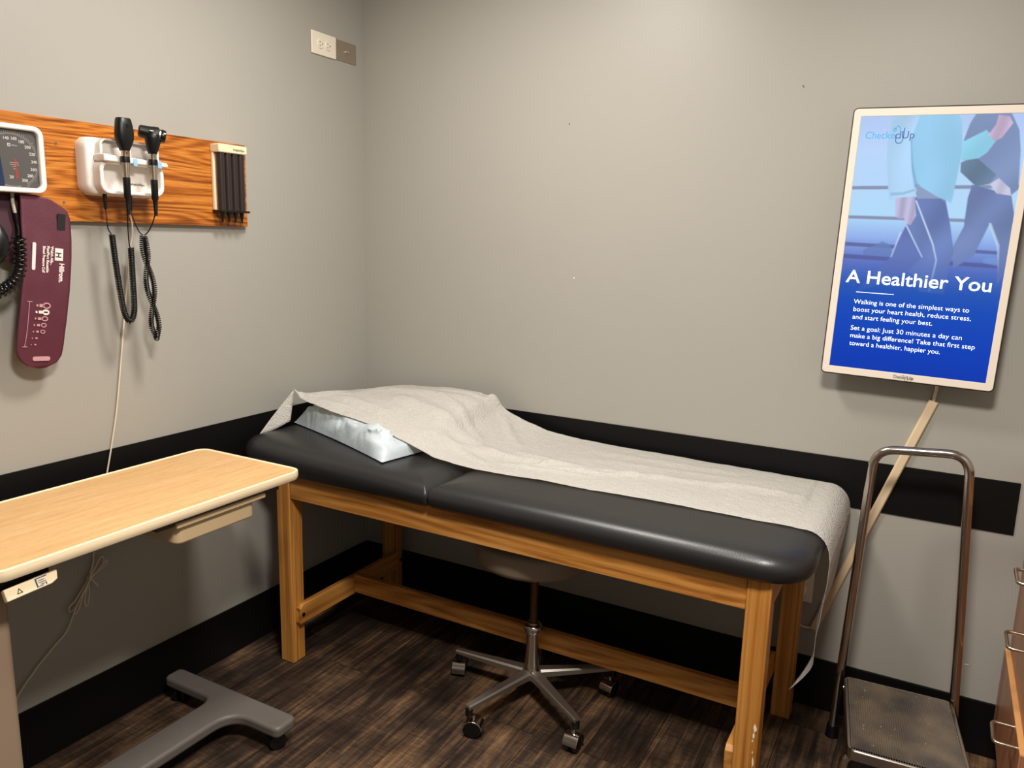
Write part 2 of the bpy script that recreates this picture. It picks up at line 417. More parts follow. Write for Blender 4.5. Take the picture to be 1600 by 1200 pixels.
def cushion(name, x0, x1, y0, y1, z0, z1f, rl, rr, parent, hingeL=False, hingeR=False):
    """upholstered pad: rounded outline, crowned edge; z1f(x,y)=top height"""
    def outline(ins):
        pts = []
        R = {'R': rr, 'L': rl}
        def corner(cx, cy, a0, r, n=12):
            r = max(r-ins, .003)
            for k in range(n+1):
                a = radians(a0+90*k/n); pts.append((cx+r*cos(a), cy+r*sin(a)))
        xa, xb, ya, yb = x0+ins, x1-ins, y0+ins, y1-ins
        r_ = max(rr-ins, .003); l_ = max(rl-ins, .003)
        corner(xb-r_, yb-r_, 0, rr); corner(xa+l_, yb-l_, 90, rl)
        corner(xa+l_, ya+l_, 180, rl); corner(xb-r_, ya+r_, 270, rr)
        # densify long edges
        out = []
        for i, p in enumerate(pts):
            q = pts[(i+1) % len(pts)]; d = math.dist(p, q); m = max(1, int(round(d/.04))) if d > .05 else 1
            if d > .05: m = 14
            for k in range(m): out.append((p[0]+(q[0]-p[0])*k/m, p[1]+(q[1]-p[1])*k/m))
        return out
    prof = [(.03, 0, 0), (.008, 0, .0), (.0, .18, 0), (-.003, .40, 0), (-.001, .58, 0), (.008, .76, 0), (.022, .89, 0), (.042, .965, 0), (.07, .995, 0), (.12, 1.0, 0)]
    bm = bmesh.new(); rings = []
    for ins, f, _ in prof:
        ring = []
        for x, y in outline(ins):
            zt = z1f(x, y); ring.append(bm.verts.new((x, y, z0+(zt-z0)*f)))
        rings.append(ring)
    for A, Q in zip(rings, rings[1:]):
        n = len(A)
        for k in range(n): bm.faces.new((A[k], A[(k+1) % n], Q[(k+1) % n], Q[k]))
    bm.faces.new(rings[0][::-1]); bm.faces.new(rings[-1])
    o = obj(name, bm, VINYL, parent, angle=60)
    return o
PZ = .733
def ztop_foot(x, y): return PZ
def ztop_head(x, y):
    u = (.78-x)/.76
    return PZ + .030*min(1, max(0, u))**.8 - .004*max(0, 1-u*12)
cf = cushion('foot_cushion', .782, 1.803, -.688, -.030, .664, ztop_foot, .012, .115, tt)
ch = cushion('head_cushion', .018, .780, -.688, -.030, .664, ztop_head, .085, .012, tt)
# welt piping round the underside edge of the foot cushion
# ------------------------------------------------------------------ pillow
def bil(c, s, t): return c[0]*(1-s)*(1-t)+c[1]*s*(1-t)+c[2]*s*t+c[3]*(1-s)*t
PC = [Vector((.055, -.455)), Vector((.575, -.625)), Vector((.685, -.085)), Vector((.10, -.045))]
# paper surface: near and far edge heights against x
NE = [(.06, -.475, .872), (.10, -.483, .868), (.16, -.50, .860), (.26, -.515, .850), (.443, -.512, .822), (.603, -.515, .780), (.68, -.513, .755), (.76, -.512, .745), (.85, -.505, .739), (1.04, -.49, .7375), (1.47, -.475, .7375), (1.724, -.474, .736)]
FE = [(.06, -.10, .822), (.10, -.07, .828), (.16, -.06, .838), (.26, -.06, .862), (.443, -.06, .874), (.58, -.07, .874), (.63, -.075, .862), (.665, -.06, .825), (.75, -.05, .79), (.84, -.045, .765), (.96, -.035, .750), (1.2, -.03, .742), (1.5, -.028, .7385), (1.724, -.03, .736)]
def lerp_tab(tab, x):
    if x <= tab[0][0]: return Vector(tab[0][1:])
    for a, b in zip(tab, tab[1:]):
        if x <= b[0]:
            t = (x-a[0])/(b[0]-a[0]); t = t*t*(3-2*t) if False else t
            return Vector(a[1:]).lerp(Vector(b[1:]), t)
    return Vector(tab[-1][1:])
def nz(x, y, s, seed=0): return noise.noise(Vector((x*s+seed, y*s-seed, seed*.7)))
def seg_d(x, y, a, b):
    ax, ay = a; bx, by = b; dx, dy = bx-ax, by-ay; L2 = dx*dx+dy*dy
    t = max(0, min(1, ((x-ax)*dx+(y-ay)*dy)/L2)); return math.hypot(x-ax-t*dx, y-ay-t*dy), t
CREASES = [((.80, -.345), (1.10, -.335), .013, .020), ((1.08, -.33), (1.34, -.275), .010, .020), ((1.32, -.275), (1.70, -.225), .007, .018),
           ((.88, -.41), (1.12, -.385), .008, .014), ((.40, -.30), (.80, -.345), .012, .03), ((.60, -.44), (.78, -.36), .008, .022),
           ((.30, -.22), (.62, -.16), .008, .03), ((.18, -.40), (.42, -.42), .007, .02), ((.86, -.28), (1.06, -.30), .006, .015),
           ((.98, -.355), (1.06, -.325), .008, .009), ((.94, -.395), (1.00, -.35), .009, .010), ((1.00, -.37), (1.20, -.335), .007, .010), ((1.20, -.325), (1.26, -.30), .007, .009),
           ((1.50, -.24), (1.66, -.225), .006, .009), ((.50, -.20), (.72, -.30), .010, .020), ((.46, -.12), (.62, -.11), .006, .014), ((.66, -.40), (.82, -.44), .006, .014),
           ((.10, -.46), (.22, -.36), .008, .012), ((.09, -.45), (.16, -.30), .009, .012), ((.09, -.47), (.30, -.46), .006, .010), ((.70, -.10), (.82, -.22), .007, .016),
           ((1.05, -.12), (1.5, -.10), .003, .02), ((1.1, -.20), (1.55, -.16), .003, .018)]
def paper_z(x, y, t, ne, fe):
    z = ne[1]*(1-t)+fe[1]*t
    hump = 4*t*(1-t)
    wgt = max(0, min(1, (.80-x)/.25))
    z += hump*(.020*wgt*min(1, (x-.03)/.2))
    if x > .62:  # the sheet sinks onto the pad towards its middle
        w = max(0, min(1, (x-.62)/.3)); zb = .739
        z = z*(1-w*hump**.6)+max(zb, z-(z-zb)*.95)*w*hump**.6
    for a, b, h, wd in CREASES:
        d, tt_ = seg_d(x, y, a, b); z += h*math.exp(-(d/wd)**2)*(.6+.4*sin(pi*tt_))
    z += .0025*nz(x, y, 9, 3) + .0012*nz(x, y, 34, 8)
    return max(z, PZ+.002) if x < 1.67 else z
def pillow_mesh():
    n, m = 110, 80; bm = bmesh.new(); top = []; bot = []
    for i in range(n+1):
        s = i/n; rt, rb = [], []
        for j in range(m+1):
            t = j/m
            # pinch the sides between the corners
            p = bil(PC, s, t); cxy = bil(PC, .5, .5)
            pin = 1 - .035*(sin(pi*s)*abs(2*t-1)**3 + sin(pi*t)*abs(2*s-1)**3)
            p = cxy+(p-cxy)*pin
            e = (max(0, 1-abs(2*s-1)**3.4)*max(0, 1-abs(2*t-1)**3.0))**.55
            zb = ztop_head(p.x, p.y)+.003 if p.x < .78 else PZ+.002
            h = .122*e
            # slanting folds gathered along the near side
            q1, q2 = s*5.2-t*7+1.2*nz(s, t, 3, 2), s*1.0+t*2.0
            def ridge(v, sharp=1.6): return (1-abs(2*(v-math.floor(v))-1))**sharp
            front = math.exp(-(t/.30)**2)
            wr = .022*front*(1-abs(noise.noise(Vector((s*6-t*8, s*4+t*4, 5.5))))*3.4)
            wr += .006*front*(1-abs(noise.noise(Vector((s*15+t*9, t*11-s*6, 2.2))))*3.0)
            wr += .007*nz(p.x, p.y, 14, 11)+.003*nz(p.x, p.y, 38, 4)
            zt = zb+h+wr*e
            y_off = 0
            if t < .3:
                side = min(1, s*7, (1-s)*7)
                fold = 1-abs(noise.noise(Vector((s*7-t*9, s*3+t*5, 3.3))))*3.2
                fold2 = 1-abs(noise.noise(Vector((s*17+t*8, t*12-s*5, 7.1))))*3.0
                y_off = (.014*fold+.005*fold2)*min(1, t*10)*(1-t/.3)*side - .030*sin(pi*min(1, t/.3))*side
            ne, fe = lerp_tab(NE, p.x), lerp_tab(FE, p.x)
            tp = (p.y+y_off-ne[0])/(fe[0]-ne[0])
            if -.05 < tp < 1.05:
                lim = paper_z(p.x, p.y+y_off, max(0, min(1, tp)), ne, fe)-.0065
                zt = min(zt, lim)
            zt = max(zt, zb+.001)
            rt.append(bm.verts.new((p.x, p.y+y_off, zt)))
            if 0 < i < n and 0 < j < m: rb.append(bm.verts.new((p.x, p.y, zb)))
            else: rb.append(rt[-1])
        top.append(rt); bot.append(rb)
    for i in range(n):
        for j in range(m):
            bm.faces.new((top[i][j], top[i+1][j], top[i+1][j+1], top[i][j+1]))
            try: bm.faces.new((bot[i][j], bot[i][j+1], bot[i+1][j+1], bot[i+1][j]))
            except ValueError: pass
    return bm
PILLOWM = mat('bluish_white_pillow_cover', (186, 197, 202), .36, bump=1.0, bscale=36, spec=.6)
tag = obj('pillow', pillow_mesh(), PILLOWM, angle=70)
prop(tag, 'bluish white plastic covered pillow under the paper at the head of the treatment table', 'pillow')

def paper_mesh():
    bm = bmesh.new(); rows = []
    M = 90
    xs = [.06+(.74-.06)*i/90 for i in range(90)] + [.74+(1.724-.74)*i/110 for i in range(111)]
    for x in xs:
        ne, fe = lerp_tab(NE, x), lerp_tab(FE, x); r = []
        for j in range(M+1):
            t = j/M; y = ne[0]*(1-t)+fe[0]*t
            z = paper_z(x, y, t, ne, fe)
            xx = x
            if x < .12: # gathered left end, near corner drawn up to a point
                k = (.12-x)/.06
                z += k*(.018*math.exp(-(t/.09)**2)) - k*.02*t
                xx = x + k*(.016*math.exp(-(t/.1)**2))
            if .60 < x < .70:   # turned-up point at the far edge
                z += .022*math.exp(-((x-.645)/.022)**2)*max(0, (t-.88)/.12)
            r.append(bm.verts.new((xx, y, z)))
        rows.append(r)
    # over the rounded foot end and down
    K = 40
    for i in range(1, K+1):
        r = []
        for j in range(M+1):
            t = j/M; y = -.474*(1-t)+-.03*t
            # bottom edge: long on the near side, short on the far side
            zb = np.interp(t, [0, .05, .14, .30, .45, .70, .85, 1], [.30, .33, .39, .45, .50, .58, .63, .665])
            R = .062; arc = R*pi/2; total = .035+arc+(.736-R-zb)
            s = total*i/K
            # the rounded corner of the pad pulls the near edge in
            cor = .0
            if y < -.5: cor = 0
            xe = 1.724
            if s < .035: px, pz = xe+s, .736
            elif s < .035+arc:
                a = (s-.035)/R; px, pz = xe+.035+R*sin(a), .736-R*(1-cos(a))
            else:
                d = s-.035-arc; px, pz = xe+.035+R+.002, .736-R-d
            k = max(0, (.62-pz))/.32
            px += -.018*max(0, min(1, k*2.2)) + .006*sin(y*22)*min(1, k*3)
            if t < .35:      # the torn end curls inwards
                c = max(0, (.40-pz)/.10); px -= .055*c**1.3; y += .02*c
            y2 = y - .02*min(1, max(0, (.72-pz)/.1))*(1-t)
            r.append(bm.verts.new((px, y2, pz+.0008*nz(px*3, y, 20, 4))))
        rows.append(r)
    for A, Q in zip(rows, rows[1:]):
        for j in range(M): bm.faces.new((A[j], A[j+1], Q[j+1], Q[j]))
    # loose flap hanging from the head end to the vinyl
    a = [rows[0][1].co.copy(), Vector((.045, -.607, .750)), Vector((.088, -.505, .785))]
    n = 10; g = {}
    for i in range(n+1):
        for j in range(n+1-i):
            u, v = i/n, j/n; p = a[0]*(1-u-v)+a[1]*u+a[2]*v
            p = p+Vector((-.01, -.004, -.01))*sin(pi*u)
            g[i, j] = bm.verts.new(p)
    for i in range(n):
        for j in range(n-i):
            bm.faces.new((g[i, j], g[i+1, j], g[i, j+1]))
            if i+j < n-1: bm.faces.new((g[i+1, j], g[i+1, j+1], g[i, j+1]))
    return bm
def paper_material():
    m = bpy.data.materials.new('crinkled_paper'); m.use_nodes = True; N, Lk = nodes(m); b = N['Principled BSDF']
    b.inputs['Base Color'].default_value = (*lin((232, 229, 222)), 1); b.inputs['Roughness'].default_value = .5
    b.inputs['Specular IOR Level'].default_value = .3
    tr = N.new('ShaderNodeBsdfTranslucent'); tr.inputs['Color'].default_value = (*lin((215, 210, 202)), 1)
    mx = N.new('ShaderNodeMixShader'); mx.inputs[0].default_value = .42
    Lk.new(b.outputs[0], mx.inputs[1]); Lk.new(tr.outputs[0], mx.inputs[2]); Lk.new(mx.outputs[0], N['Material Output'].inputs['Surface'])
    tc = N.new('ShaderNodeTexCoord')
    v = N.new('ShaderNodeTexVoronoi'); v.inputs['Scale'].default_value = 260; Lk.new(tc.outputs['Object'], v.inputs['Vector'])
    n = N.new('ShaderNodeTexNoise'); n.inputs['Scale'].default_value = 60; n.inputs['Detail'].default_value = 6; Lk.new(tc.outputs['Object'], n.inputs['Vector'])
    ad = N.new('ShaderNodeMath'); ad.operation = 'MULTIPLY_ADD'; ad.inputs[1].default_value = .6
    Lk.new(v.outputs['Distance'], ad.inputs[0]); Lk.new(n.outputs['Fac'], ad.inputs[2])
    bp = N.new('ShaderNodeBump'); bp.inputs['Strength'].default_value = 1.0; bp.inputs['Distance'].default_value = .0045
    Lk.new(ad.outputs[0], bp.inputs['Height']); Lk.new(bp.outputs['Normal'], b.inputs['Normal'])
    return m
pp = obj('paper_sheet', paper_mesh(), paper_material(), angle=75, sol=.0006)
prop(pp, 'long sheet of white crepe paper draped over the pillow and treatment table', 'paper sheet')

# ------------------------------------------------------------------ overbed table
ob = thing('overbed_table', (.30, -1.30, 0), 'overbed table with maple laminate top and cream edge at the left', 'overbed table')
TX0, TX1, TY0, TY1, TZ = .083, .487, -1.685, -.862, .770
cx, cy = (TX0+TX1)/2, (TY0+TY1)/2; tw, td = TX1-TX0, TY1-TY0
bm = bmesh.new(); prism(bm, rrect(tw-.016, td-.016, .030, 8), axes((cx, cy, 0), (1, 0, 0), (0, 1, 0), (0, 0, 1)), TZ-.018, TZ)
obj('tabletop', bm, MAPLE, ob)
bm = bmesh.new()
prof = [(-.009, .000), (-.004, .0025), (.0, .0005), (.001, -.006), (.001, -.016), (-.002, -.022), (-.009, -.022)]
rings = []
for ins, dz in prof:
    o_ = rrect(tw+2*ins, td+2*ins, .036+ins, 8); rings.append([bm.verts.new((cx+x, cy+y, TZ+dz)) for x, y in o_])
for i in range(len(rings)):
    A, Q = rings[i], rings[(i+1) % len(rings)]
    for k in range(len(A)): bm.faces.new((A[k], A[(k+1) % len(A)], Q[(k+1) % len(A)], Q[k]))
obj('edge_moulding', bm, CREAM, ob, angle=50, label='rounded cream edge of the tabletop')
# steel frame beneath
obj('underframe', B((.12, -1.64, .735), (.45, -.90, .7515)), BROWNU, ob, bevel=.004)
# shallow storage tray under the end of the top
bm = bmesh.new(); prism(bm, rrect(.30, .245, .02, 5), axes((.310, -1.135, 0), (1, 0, 0), (0, 1, 0), (0, 0, 1)), .676, .722)
tr = obj('tray', bm, CREAM2, ob, bevel=.006, seg=3)
obj('lip', B((.15, -1.262, .721), (.470, -.985, .7345)), CREAM2, tr, bevel=.003)
obj('tray_runner', B((.20, -1.31, .727), (.462, -.93, .739)), BROWNU, ob, bevel=.002)
# height release lever
lm = axes((.462, -1.602, .713), (0, .998, .06), (-.45, 0, .893), (.893, 0, .45))
bm = bmesh.new()
prism(bm, [(-.052, -.0135), (.036, -.0135), (.049, -.0085), (.053, .009), (.048, .0115), (-.052, .0115)], lm, 0, .013)
lv = obj('release_lever', bm, CREAM, ob, bevel=.002, label='cream height release lever')
LBL = mat('blue_print', (40, 70, 110), .6)
def onl(x, y, h=.0133): return lm @ Matrix.Translation((x, y, h))
bm = bmesh.new(); ringframe(bm, [(-.006, -.005), (.006, -.005), (0, .006)], [(-.0035, -.0035), (.0035, -.0035), (0, .0030)], onl(-.026, -.002), 0, .0003)
obj('triangle_mark', bm, BLACK, lv, smooth=False)
bm = bmesh.new()
for x0, y0, x1, y1 in ((.006, -.010, .009, .008), (.009, .006, .030, .008), (.011, -.003, .026, -.0015), (.011, .001, .024, .0025), (.009, -.010, .020, -.0085), (.024, -.010, .0265, -.005), (.014, -.007, .023, -.0055)):
    prism(bm, [(x0, y0), (x1, y0), (x1, y1), (x0, y1)], onl(0, 0), 0, .0003)
obj('lever_label', bm, LBL, lv, smooth=False)
for y in (-1.63, -1.59):
    bm = bmesh.new(); box(bm, (.4585, y-.005, .7255), (.4625, y+.005, .7272))
    obj('rivet', bm, BLACK, lv, smooth=False)
obj('lever_bracket', B((.42, -1.655, .716), (.452, -1.555, .737)), BLACK, ob, bevel=.002)
# column and base
bm = bmesh.new(); prism(bm, rrect(.17, .11, .02, 5), axes((.335, -1.672, 0), (1, 0, 0), (0, 1, 0), (0, 0, 1)), .075, .735)
obj('column', bm, TAUPE, ob)
def plate(outline, z0, z1, name, m, parent, bev=.010):
    bm = bmesh.new(); prism(bm, outline, Matrix.Identity(4), z0, z1); return obj(name, bm, m, parent, bevel=bev, seg=4, angle=50)
def fillet_poly(pts, rad):
    out = []; P = [Vector((*p, 0)) for p in pts]; n = len(P)
    for i in range(n):
        r = rad[i]; a = P[i-1]-P[i]; b = P[(i+1) % n]-P[i]
        s, e = P[i]+a.normalized()*r, P[i]+b.normalized()*r
        for k in range(7):
            t = k/6; q = (1-t)**2*s+2*t*(1-t)*P[i]+t*t*e; out.append((q.x, q.y))
    return out
def mirror_y(c): return c
base = plate(fillet_poly([(.262, -1.66), (.362, -1.66), (.362, -1.035), (.535, -1.035), (.535, -.958), (.050, -.958), (.050, -1.020), (.262, -1.020)],
             [.012, .012, .07, .022, .022, .02, .02, .045]), .052, .084, 'base', GREY, ob)
plate(fillet_poly([(.05, -1.75), (.535, -1.75), (.535, -1.655), (.05, -1.655)], [.02]*4), .052, .084, 'base', GREY, ob)
def twin_caster(x, y, r, w, parent, ang=0, hood=None, top=.055):
    c = Vector((x, y, r)); ax = Vector((cos(ang), sin(ang), 0)); bm = bmesh.new()
    root = None
    for s in (-1, 1):
        b2 = bmesh.new()
        lathe(b2, [(0, 0), (r*.82, 0), (r*.95, .002), (r, .006), (r, w-.006), (r*.93, w-.001), (r*.6, w), (0, w)], c+ax*s*.003 if s > 0 else c-ax*.003, ax*s, 24)
        if root is None: root = obj('caster', b2, BLACK, parent)
        else: obj('wheel', b2, BLACK, root)
    b3 = bmesh.new(); tube(b3, [(x, y, r), (x, y, top)], .0055, 10)
    obj('stem', b3, CHROME, root)
    if hood:
        b4 = bmesh.new()
        # half shell over the wheels
        n = 14; R1 = r+.004; hw = w+.005; perp = Vector((-ax.y, ax.x, 0)); rows = []
        for k in range(n+1):
            a = radians(-25+200*k/n); d = perp*cos(a)+Vector((0, 0, 1))*sin(a)
            rows.append([b4.verts.new(c+d*R+ax*t) for R, t in ((R1, -hw), (R1, hw), (R1-.003, hw), (R1-.003, -hw))])
        for A, Q in zip(rows, rows[1:]):
            for q in range(4): b4.faces.new((A[q], A[(q+1) % 4], Q[(q+1) % 4], Q[q]))
        b4.faces.new(rows[0]); b4.faces.new(rows[-1][::-1])
        obj('hood', b4, hood, root, bevel=.001)
    return root
for x, y, a in ((.085, -.985, .35), (.495, -1.000, -.50), (.085, -1.70, .4), (.495, -1.70, .8)):
    twin_caster(x, y, .024, .018, ob, a, top=.054)

# ------------------------------------------------------------------ rolling stool
st = thing('rolling_stool', (1.0, -.42, 0), 'low rolling stool with polished metal star base pushed under the treatment table', 'stool')
sx, sy = 1.0, -.425
bm = bmesh.new(); lathe(bm, [(0, .462), (.14, .462), (.172, .470), (.182, .484), (.182, .525), (.172, .540), (.12, .548), (0, .549)], (sx, sy, 0), n=40)
obj('seat', bm, mat('taupe_vinyl_seat', (132, 118, 102), .5), st, angle=60)
bm = bmesh.new(); lathe(bm, [(.05, .445), (.06, .461), (.06, .463), (0, .463)], (sx, sy, 0), n=24); obj('seat_plate', bm, BLACK, st)
bm = bmesh.new(); lathe(bm, [(.0125, .25), (.0125, .45)], (sx, sy, 0), n=20); obj('gas_lift', bm, mat('bronze_lift', (96, 66, 46), .35, .7), st)
bm = bmesh.new(); lathe(bm, [(.0, .078), (.030, .078), (.031, .100), (.0255, .112), (.0235, .13), (.020, .20), (.020, .225), (.026, .229), (.029, .236), (.029, .247), (.024, .254), (.018, .256), (.018, .262), (.013, .264)], (sx, sy, 0), n=28); obj('sleeve', bm, CHROME, st)
for k in range(5):
    a = radians(180+72*k+2); d = Vector((cos(a), sin(a), 0)); p = Vector((-d.y, d.x, 0)); o0 = Vector((sx, sy, 0))
    bm = bmesh.new(); rows = []
    for i in range(11):
        t = i/10; r = .012+.258*t; z = .106-.010*t; w = .009*(1-t)+.0105; h = .024-.012*t
        rows.append([bm.verts.new(o0+d*r+p*q*w+Vector((0, 0, z-e*h))) for q, e in ((-1, 1), (-1, .25), (-.7, 0), (.7, 0), (1, .25), (1, 1))])
    for A, Q in zip(rows, rows[1:]):
        for q in range(6): bm.faces.new((A[q], A[(q+1) % 6], Q[(q+1) % 6], Q[q]))
    bm.faces.new(rows[0]); bm.faces.new(rows[-1][::-1])
    arm = obj('base_arm', bm, ALU, st, angle=35)
    tip = o0+d*.262
    bm = bmesh.new(); lathe(bm, [(.011, .062), (.011, .088)], (tip.x, tip.y, 0), n=14); obj('socket', bm, BLACK, arm)
    sw = [(.0, 1.2), (.008, .18), (-.004, 1.55), (.0, 1.7), (.0, .9)][k]
    dirs = [2.9, 3.2, 1.6, .3, 1.2][k]
    off = Vector((cos([1.9, .3, 4.7, 4.5, 1][k]), sin([1.9, .3, 4.7, 4.5, 1][k]), 0))*.014
    axd = math.atan2(off.y, off.x)+pi/2
    twin_caster(tip.x+off.x, tip.y+off.y, .0255, .017, arm if False else st, axd, hood=CHROME, top=.066)

# ------------------------------------------------------------------ step stool with hand rail
ss = thing('step_stool', (2.01, -.32, 0), 'chrome step stool with ribbed rubber tread and tall handrail', 'step stool')
ang = radians(-7)   # turned a little
oc = Vector((1.8655, -.190, 0)); ex = Vector((cos(radians(3.0)), sin(radians(3.0)), 0)); ey = Vector((-sin(radians(7.2)), cos(radians(7.2)), 0))
PW, PD, PH = .268, .352, .232
def sp(u, v, z): return oc+ex*(u*PW)-ey*(v*PD)+Vector((0, 0, z))
def quadbox(bm, u0, u1, v0, v1, z0, z1, r=None):
    P = [(u0, v0), (u1, v0), (u1, v1), (u0, v1)]
    A = [bm.verts.new(sp(u, v, z0)) for u, v in P]; Q = [bm.verts.new(sp(u, v, z1)) for u, v in P]
    bm.faces.new(A[::-1]); bm.faces.new(Q)
    for k in range(4): bm.faces.new((A[k], A[(k+1) % 4], Q[(k+1) % 4], Q[k]))
def spoly(o_): return [(x/PW+.5, y/PD+.5) for x, y in o_]
bm = bmesh.new(); o1 = spoly(rrect(PW, PD, .018, 5)); o2 = spoly(rrect(PW-.016, PD-.016, .012, 5))
rings = [[bm.verts.new(sp(u, v, z)) for u, v in o_] for o_, z in ((o1, PH-.026), (o1, PH-.002), (spoly(rrect(PW-.005, PD-.005, .016, 5)), PH), (o2, PH), (o2, PH-.004))]
for A, Q in zip(rings, rings[1:]):
    for k in range(len(A)): bm.faces.new((A[k], A[(k+1) % len(A)], Q[(k+1) % len(A)], Q[k]))
bm.faces.new(rings[-1]); bm.faces.new([v for v in rings[0]][::-1])
obj('platform', bm, CHROME, ss, angle=30)
# ribbed mat: ribs run front to back
bm = bmesh.new(); nr = 46; n = nr*4
for_top = []
u0, u1, v0, v1 = .035, .965, .028, .972
prevA = None
for i in range(n+1):
    u = u0+(u1-u0)*i/n; h = PH+.0002+(.0026 if (i % 4) in (1, 2) else 0)
    A = (bm.verts.new(sp(u, v0, h)), bm.verts.new(sp(u, v1, h)))
    if prevA: bm.faces.new((prevA[0], A[0], A[1], prevA[1]))
    prevA = A
def rubber():
    m = bpy.data.materials.new('worn_ribbed_rubber'); m.use_nodes = True; N, Lk = nodes(m); b = N['Principled BSDF']; b.inputs['Roughness'].default_value = .75
    tc = N.new('ShaderNodeTexCoord'); n = N.new('ShaderNodeTexNoise'); n.inputs['Scale'].default_value = 9; n.inputs['Detail'].default_value = 6
    Lk.new(tc.outputs['Object'], n.inputs['Vector']); r = N.new('ShaderNodeValToRGB'); e = r.color_ramp.elements
    e[0].position = .38; e[0].color = (*lin((76, 70, 65)), 1); e[1].position = .70; e[1].color = (*lin((122, 106, 88)), 1)
    Lk.new(n.outputs['Fac'], r.inputs[0])
    n2 = N.new('ShaderNodeTexNoise'); n2.inputs['Scale'].default_value = 75; n2.inputs['Detail'].default_value = 2
    Lk.new(tc.outputs['Object'], n2.inputs['Vector']); r2 = N.new('ShaderNodeValToRGB'); r2.color_ramp.elements[0].position = .72; r2.color_ramp.elements[1].position = .78
    Lk.new(n2.outputs['Fac'], r2.inputs[0]); mx = N.new('ShaderNodeMix'); mx.data_type = 'RGBA'; mx.inputs[7].default_value = (*lin((215, 200, 180)), 1)
    Lk.new(r2.outputs['Color'], mx.inputs[0]); Lk.new(r.outputs['Color'], mx.inputs[6]); Lk.new(mx.outputs[2], b.inputs['Base Color']); return m
obj('tread_mat', bm, rubber(), ss, smooth=False)
# legs: front pair and rear pair, U-shaped tubes under the platform
TR = .0115
for v, foot, nm in ((.93, .06, 'front'),):
    pts = [sp(-.06, v+.06, .02), sp(.0, v, .19), sp(.06, v-.01, .207), sp(.94, v-.01, .207), sp(1.0, v, .19), sp(1.06, v+.06, .02)]
    bm = bmesh.new(); tube(bm, rounded(pts, .04), TR, 14); fl = obj('front_leg_frame', bm, CHROME, ss)
    for u in (-.06, 1.06):
        q = sp(u, v+.06, 0); bm = bmesh.new(); lathe(bm, [(.019, 0), (.018, .006), (.0155, .035), (.013, .036)], q, n=18); obj('rubber_foot', bm, BLACK, fl)
rf = (Vector((1.847, -.128, 0)), Vector((2.165, -.118, 0)))
pts = [rf[0]+Vector((0, 0, .02)), Vector((1.8530, -.165, .205)), Vector((1.8545, -.17, .225)), Vector((1.861, -.165, .42)), Vector((1.875, -.15, .885)), Vector((2.098, -.15, .902)), Vector((2.128, -.160, .42)), Vector((2.139, -.168, .21)), rf[1]+Vector((0, 0, .02))]
bm = bmesh.new(); tube(bm, rounded(pts, [0, .02, .02, .1, .055, .055, .1, .02, 0], 8), .0118, 16)
hr = obj('handrail', bm, CHROME, ss)
for q in rf:
    bm = bmesh.new(); lathe(bm, [(.019, 0), (.018, .006), (.0155, .038), (.0125, .040)], q, n=18); obj('rubber_foot', bm, BLACK, hr)
# small bolts joining the rail to the platform
for u in (0.0, 1.0):
    for z in (.1, .14):
        pass
bm = bmesh.new()
tube(bm, [sp(.0, .05, .205), sp(1.0, .05, .205)], .008, 10); obj('cross_tube', bm, CHROME, ss)

# ------------------------------------------------------------------ drawer cabinet at the right edge
FX = 2.272
dc = thing('drawer_cabinet', (2.53, -.33, 0), 'brown laminate drawer cabinet with wire pulls at the right edge', 'cabinet')
obj('body', B((FX+.003, -.575, .118), (RX-.005, -.012, .86)), CABL, dc, bevel=.001)
obj('plinth', B((FX+.075, -.575, 0), (RX-.005, -.012, .118)), BLACKT, dc)
obj('worktop', B((FX-.02, -.60, .86), (RX-.003, -.010, .895)), mat('worktop_laminate', (190, 180, 165), .35), dc, bevel=.004)
edge = mat('drawer_edge_band', (206, 150, 92), .4)
for z0, z1, ox, hz in ((.125, .354, .012, .338), (.358, .588, .0, .566), (.592, .75, 0, .718)):
    d = obj('drawer_front', B((FX-.015-ox, -.560, z0), (FX+.003-ox*.5, -.035, z1)), CAB, dc, bevel=.0015)
    if ox: bm = bmesh.new(); box(bm, (FX-.0145-ox, -.558, z1-.0005), (FX-.005, -.037, z1+.0012)); obj('edge_band', bm, edge, d, smooth=False, label='light edge strip of the drawer front')
    hx = FX-.015-ox; hb = 2.201; ya, yb2 = (-.418, -.503)
    bm = bmesh.new(); tube(bm, rounded([(hx+.002, ya, hz), (hb, ya, hz), (hb, yb2, hz-.002), (hx+.002, yb2, hz-.002)], .012, 6), .0042, 12)
    obj('handle', bm, NICKEL, d)

# ------------------------------------------------------------------ wall screen
A_ = radians(1.4)
vx = Vector((cos(A_), 0, -sin(A_))); vz = Vector((sin(A_), 0, cos(A_)))
SB = Vector((1.731, -.075, 1.090)); SW, SH = .381, .670
def scr(s, t, d=0): return SB+vx*(s*SW)+vz*((1-t)*SH)+Vector((0, -d-.0015, 0))
scx = scr(.5, .5, -.0015); tv = thing('display_screen', (scx.x, -.0, scx.z), 'white framed portrait display screen on the back wall showing two people walking', 'screen')
SM = axes(scx, vx, vz, (0, -1, 0))
OW, OH = SW+.043, SH+.046
bm = bmesh.new(); prism(bm, rrect(OW, OH, .013, 6), SM, -.034, .0015)
obj('back_shell', bm, mat('dark_shell', (48, 38, 36), .45), tv, bevel=.002)
bm = bmesh.new(); ringframe(bm, rrect(OW-.0065, OH-.0065, .010, 6), rrect(SW, SH, .001, 6), SM, .0, .0035)
obj('bezel', bm, mat('cream_bezel', (226, 214, 200), .35), tv, bevel=.001)
obj('wall_bracket', B((scx.x-.1, -.043, scx.z-.15), (scx.x+.1, -.0, scx.z+.15)), BLACK, tv, bevel=.003)

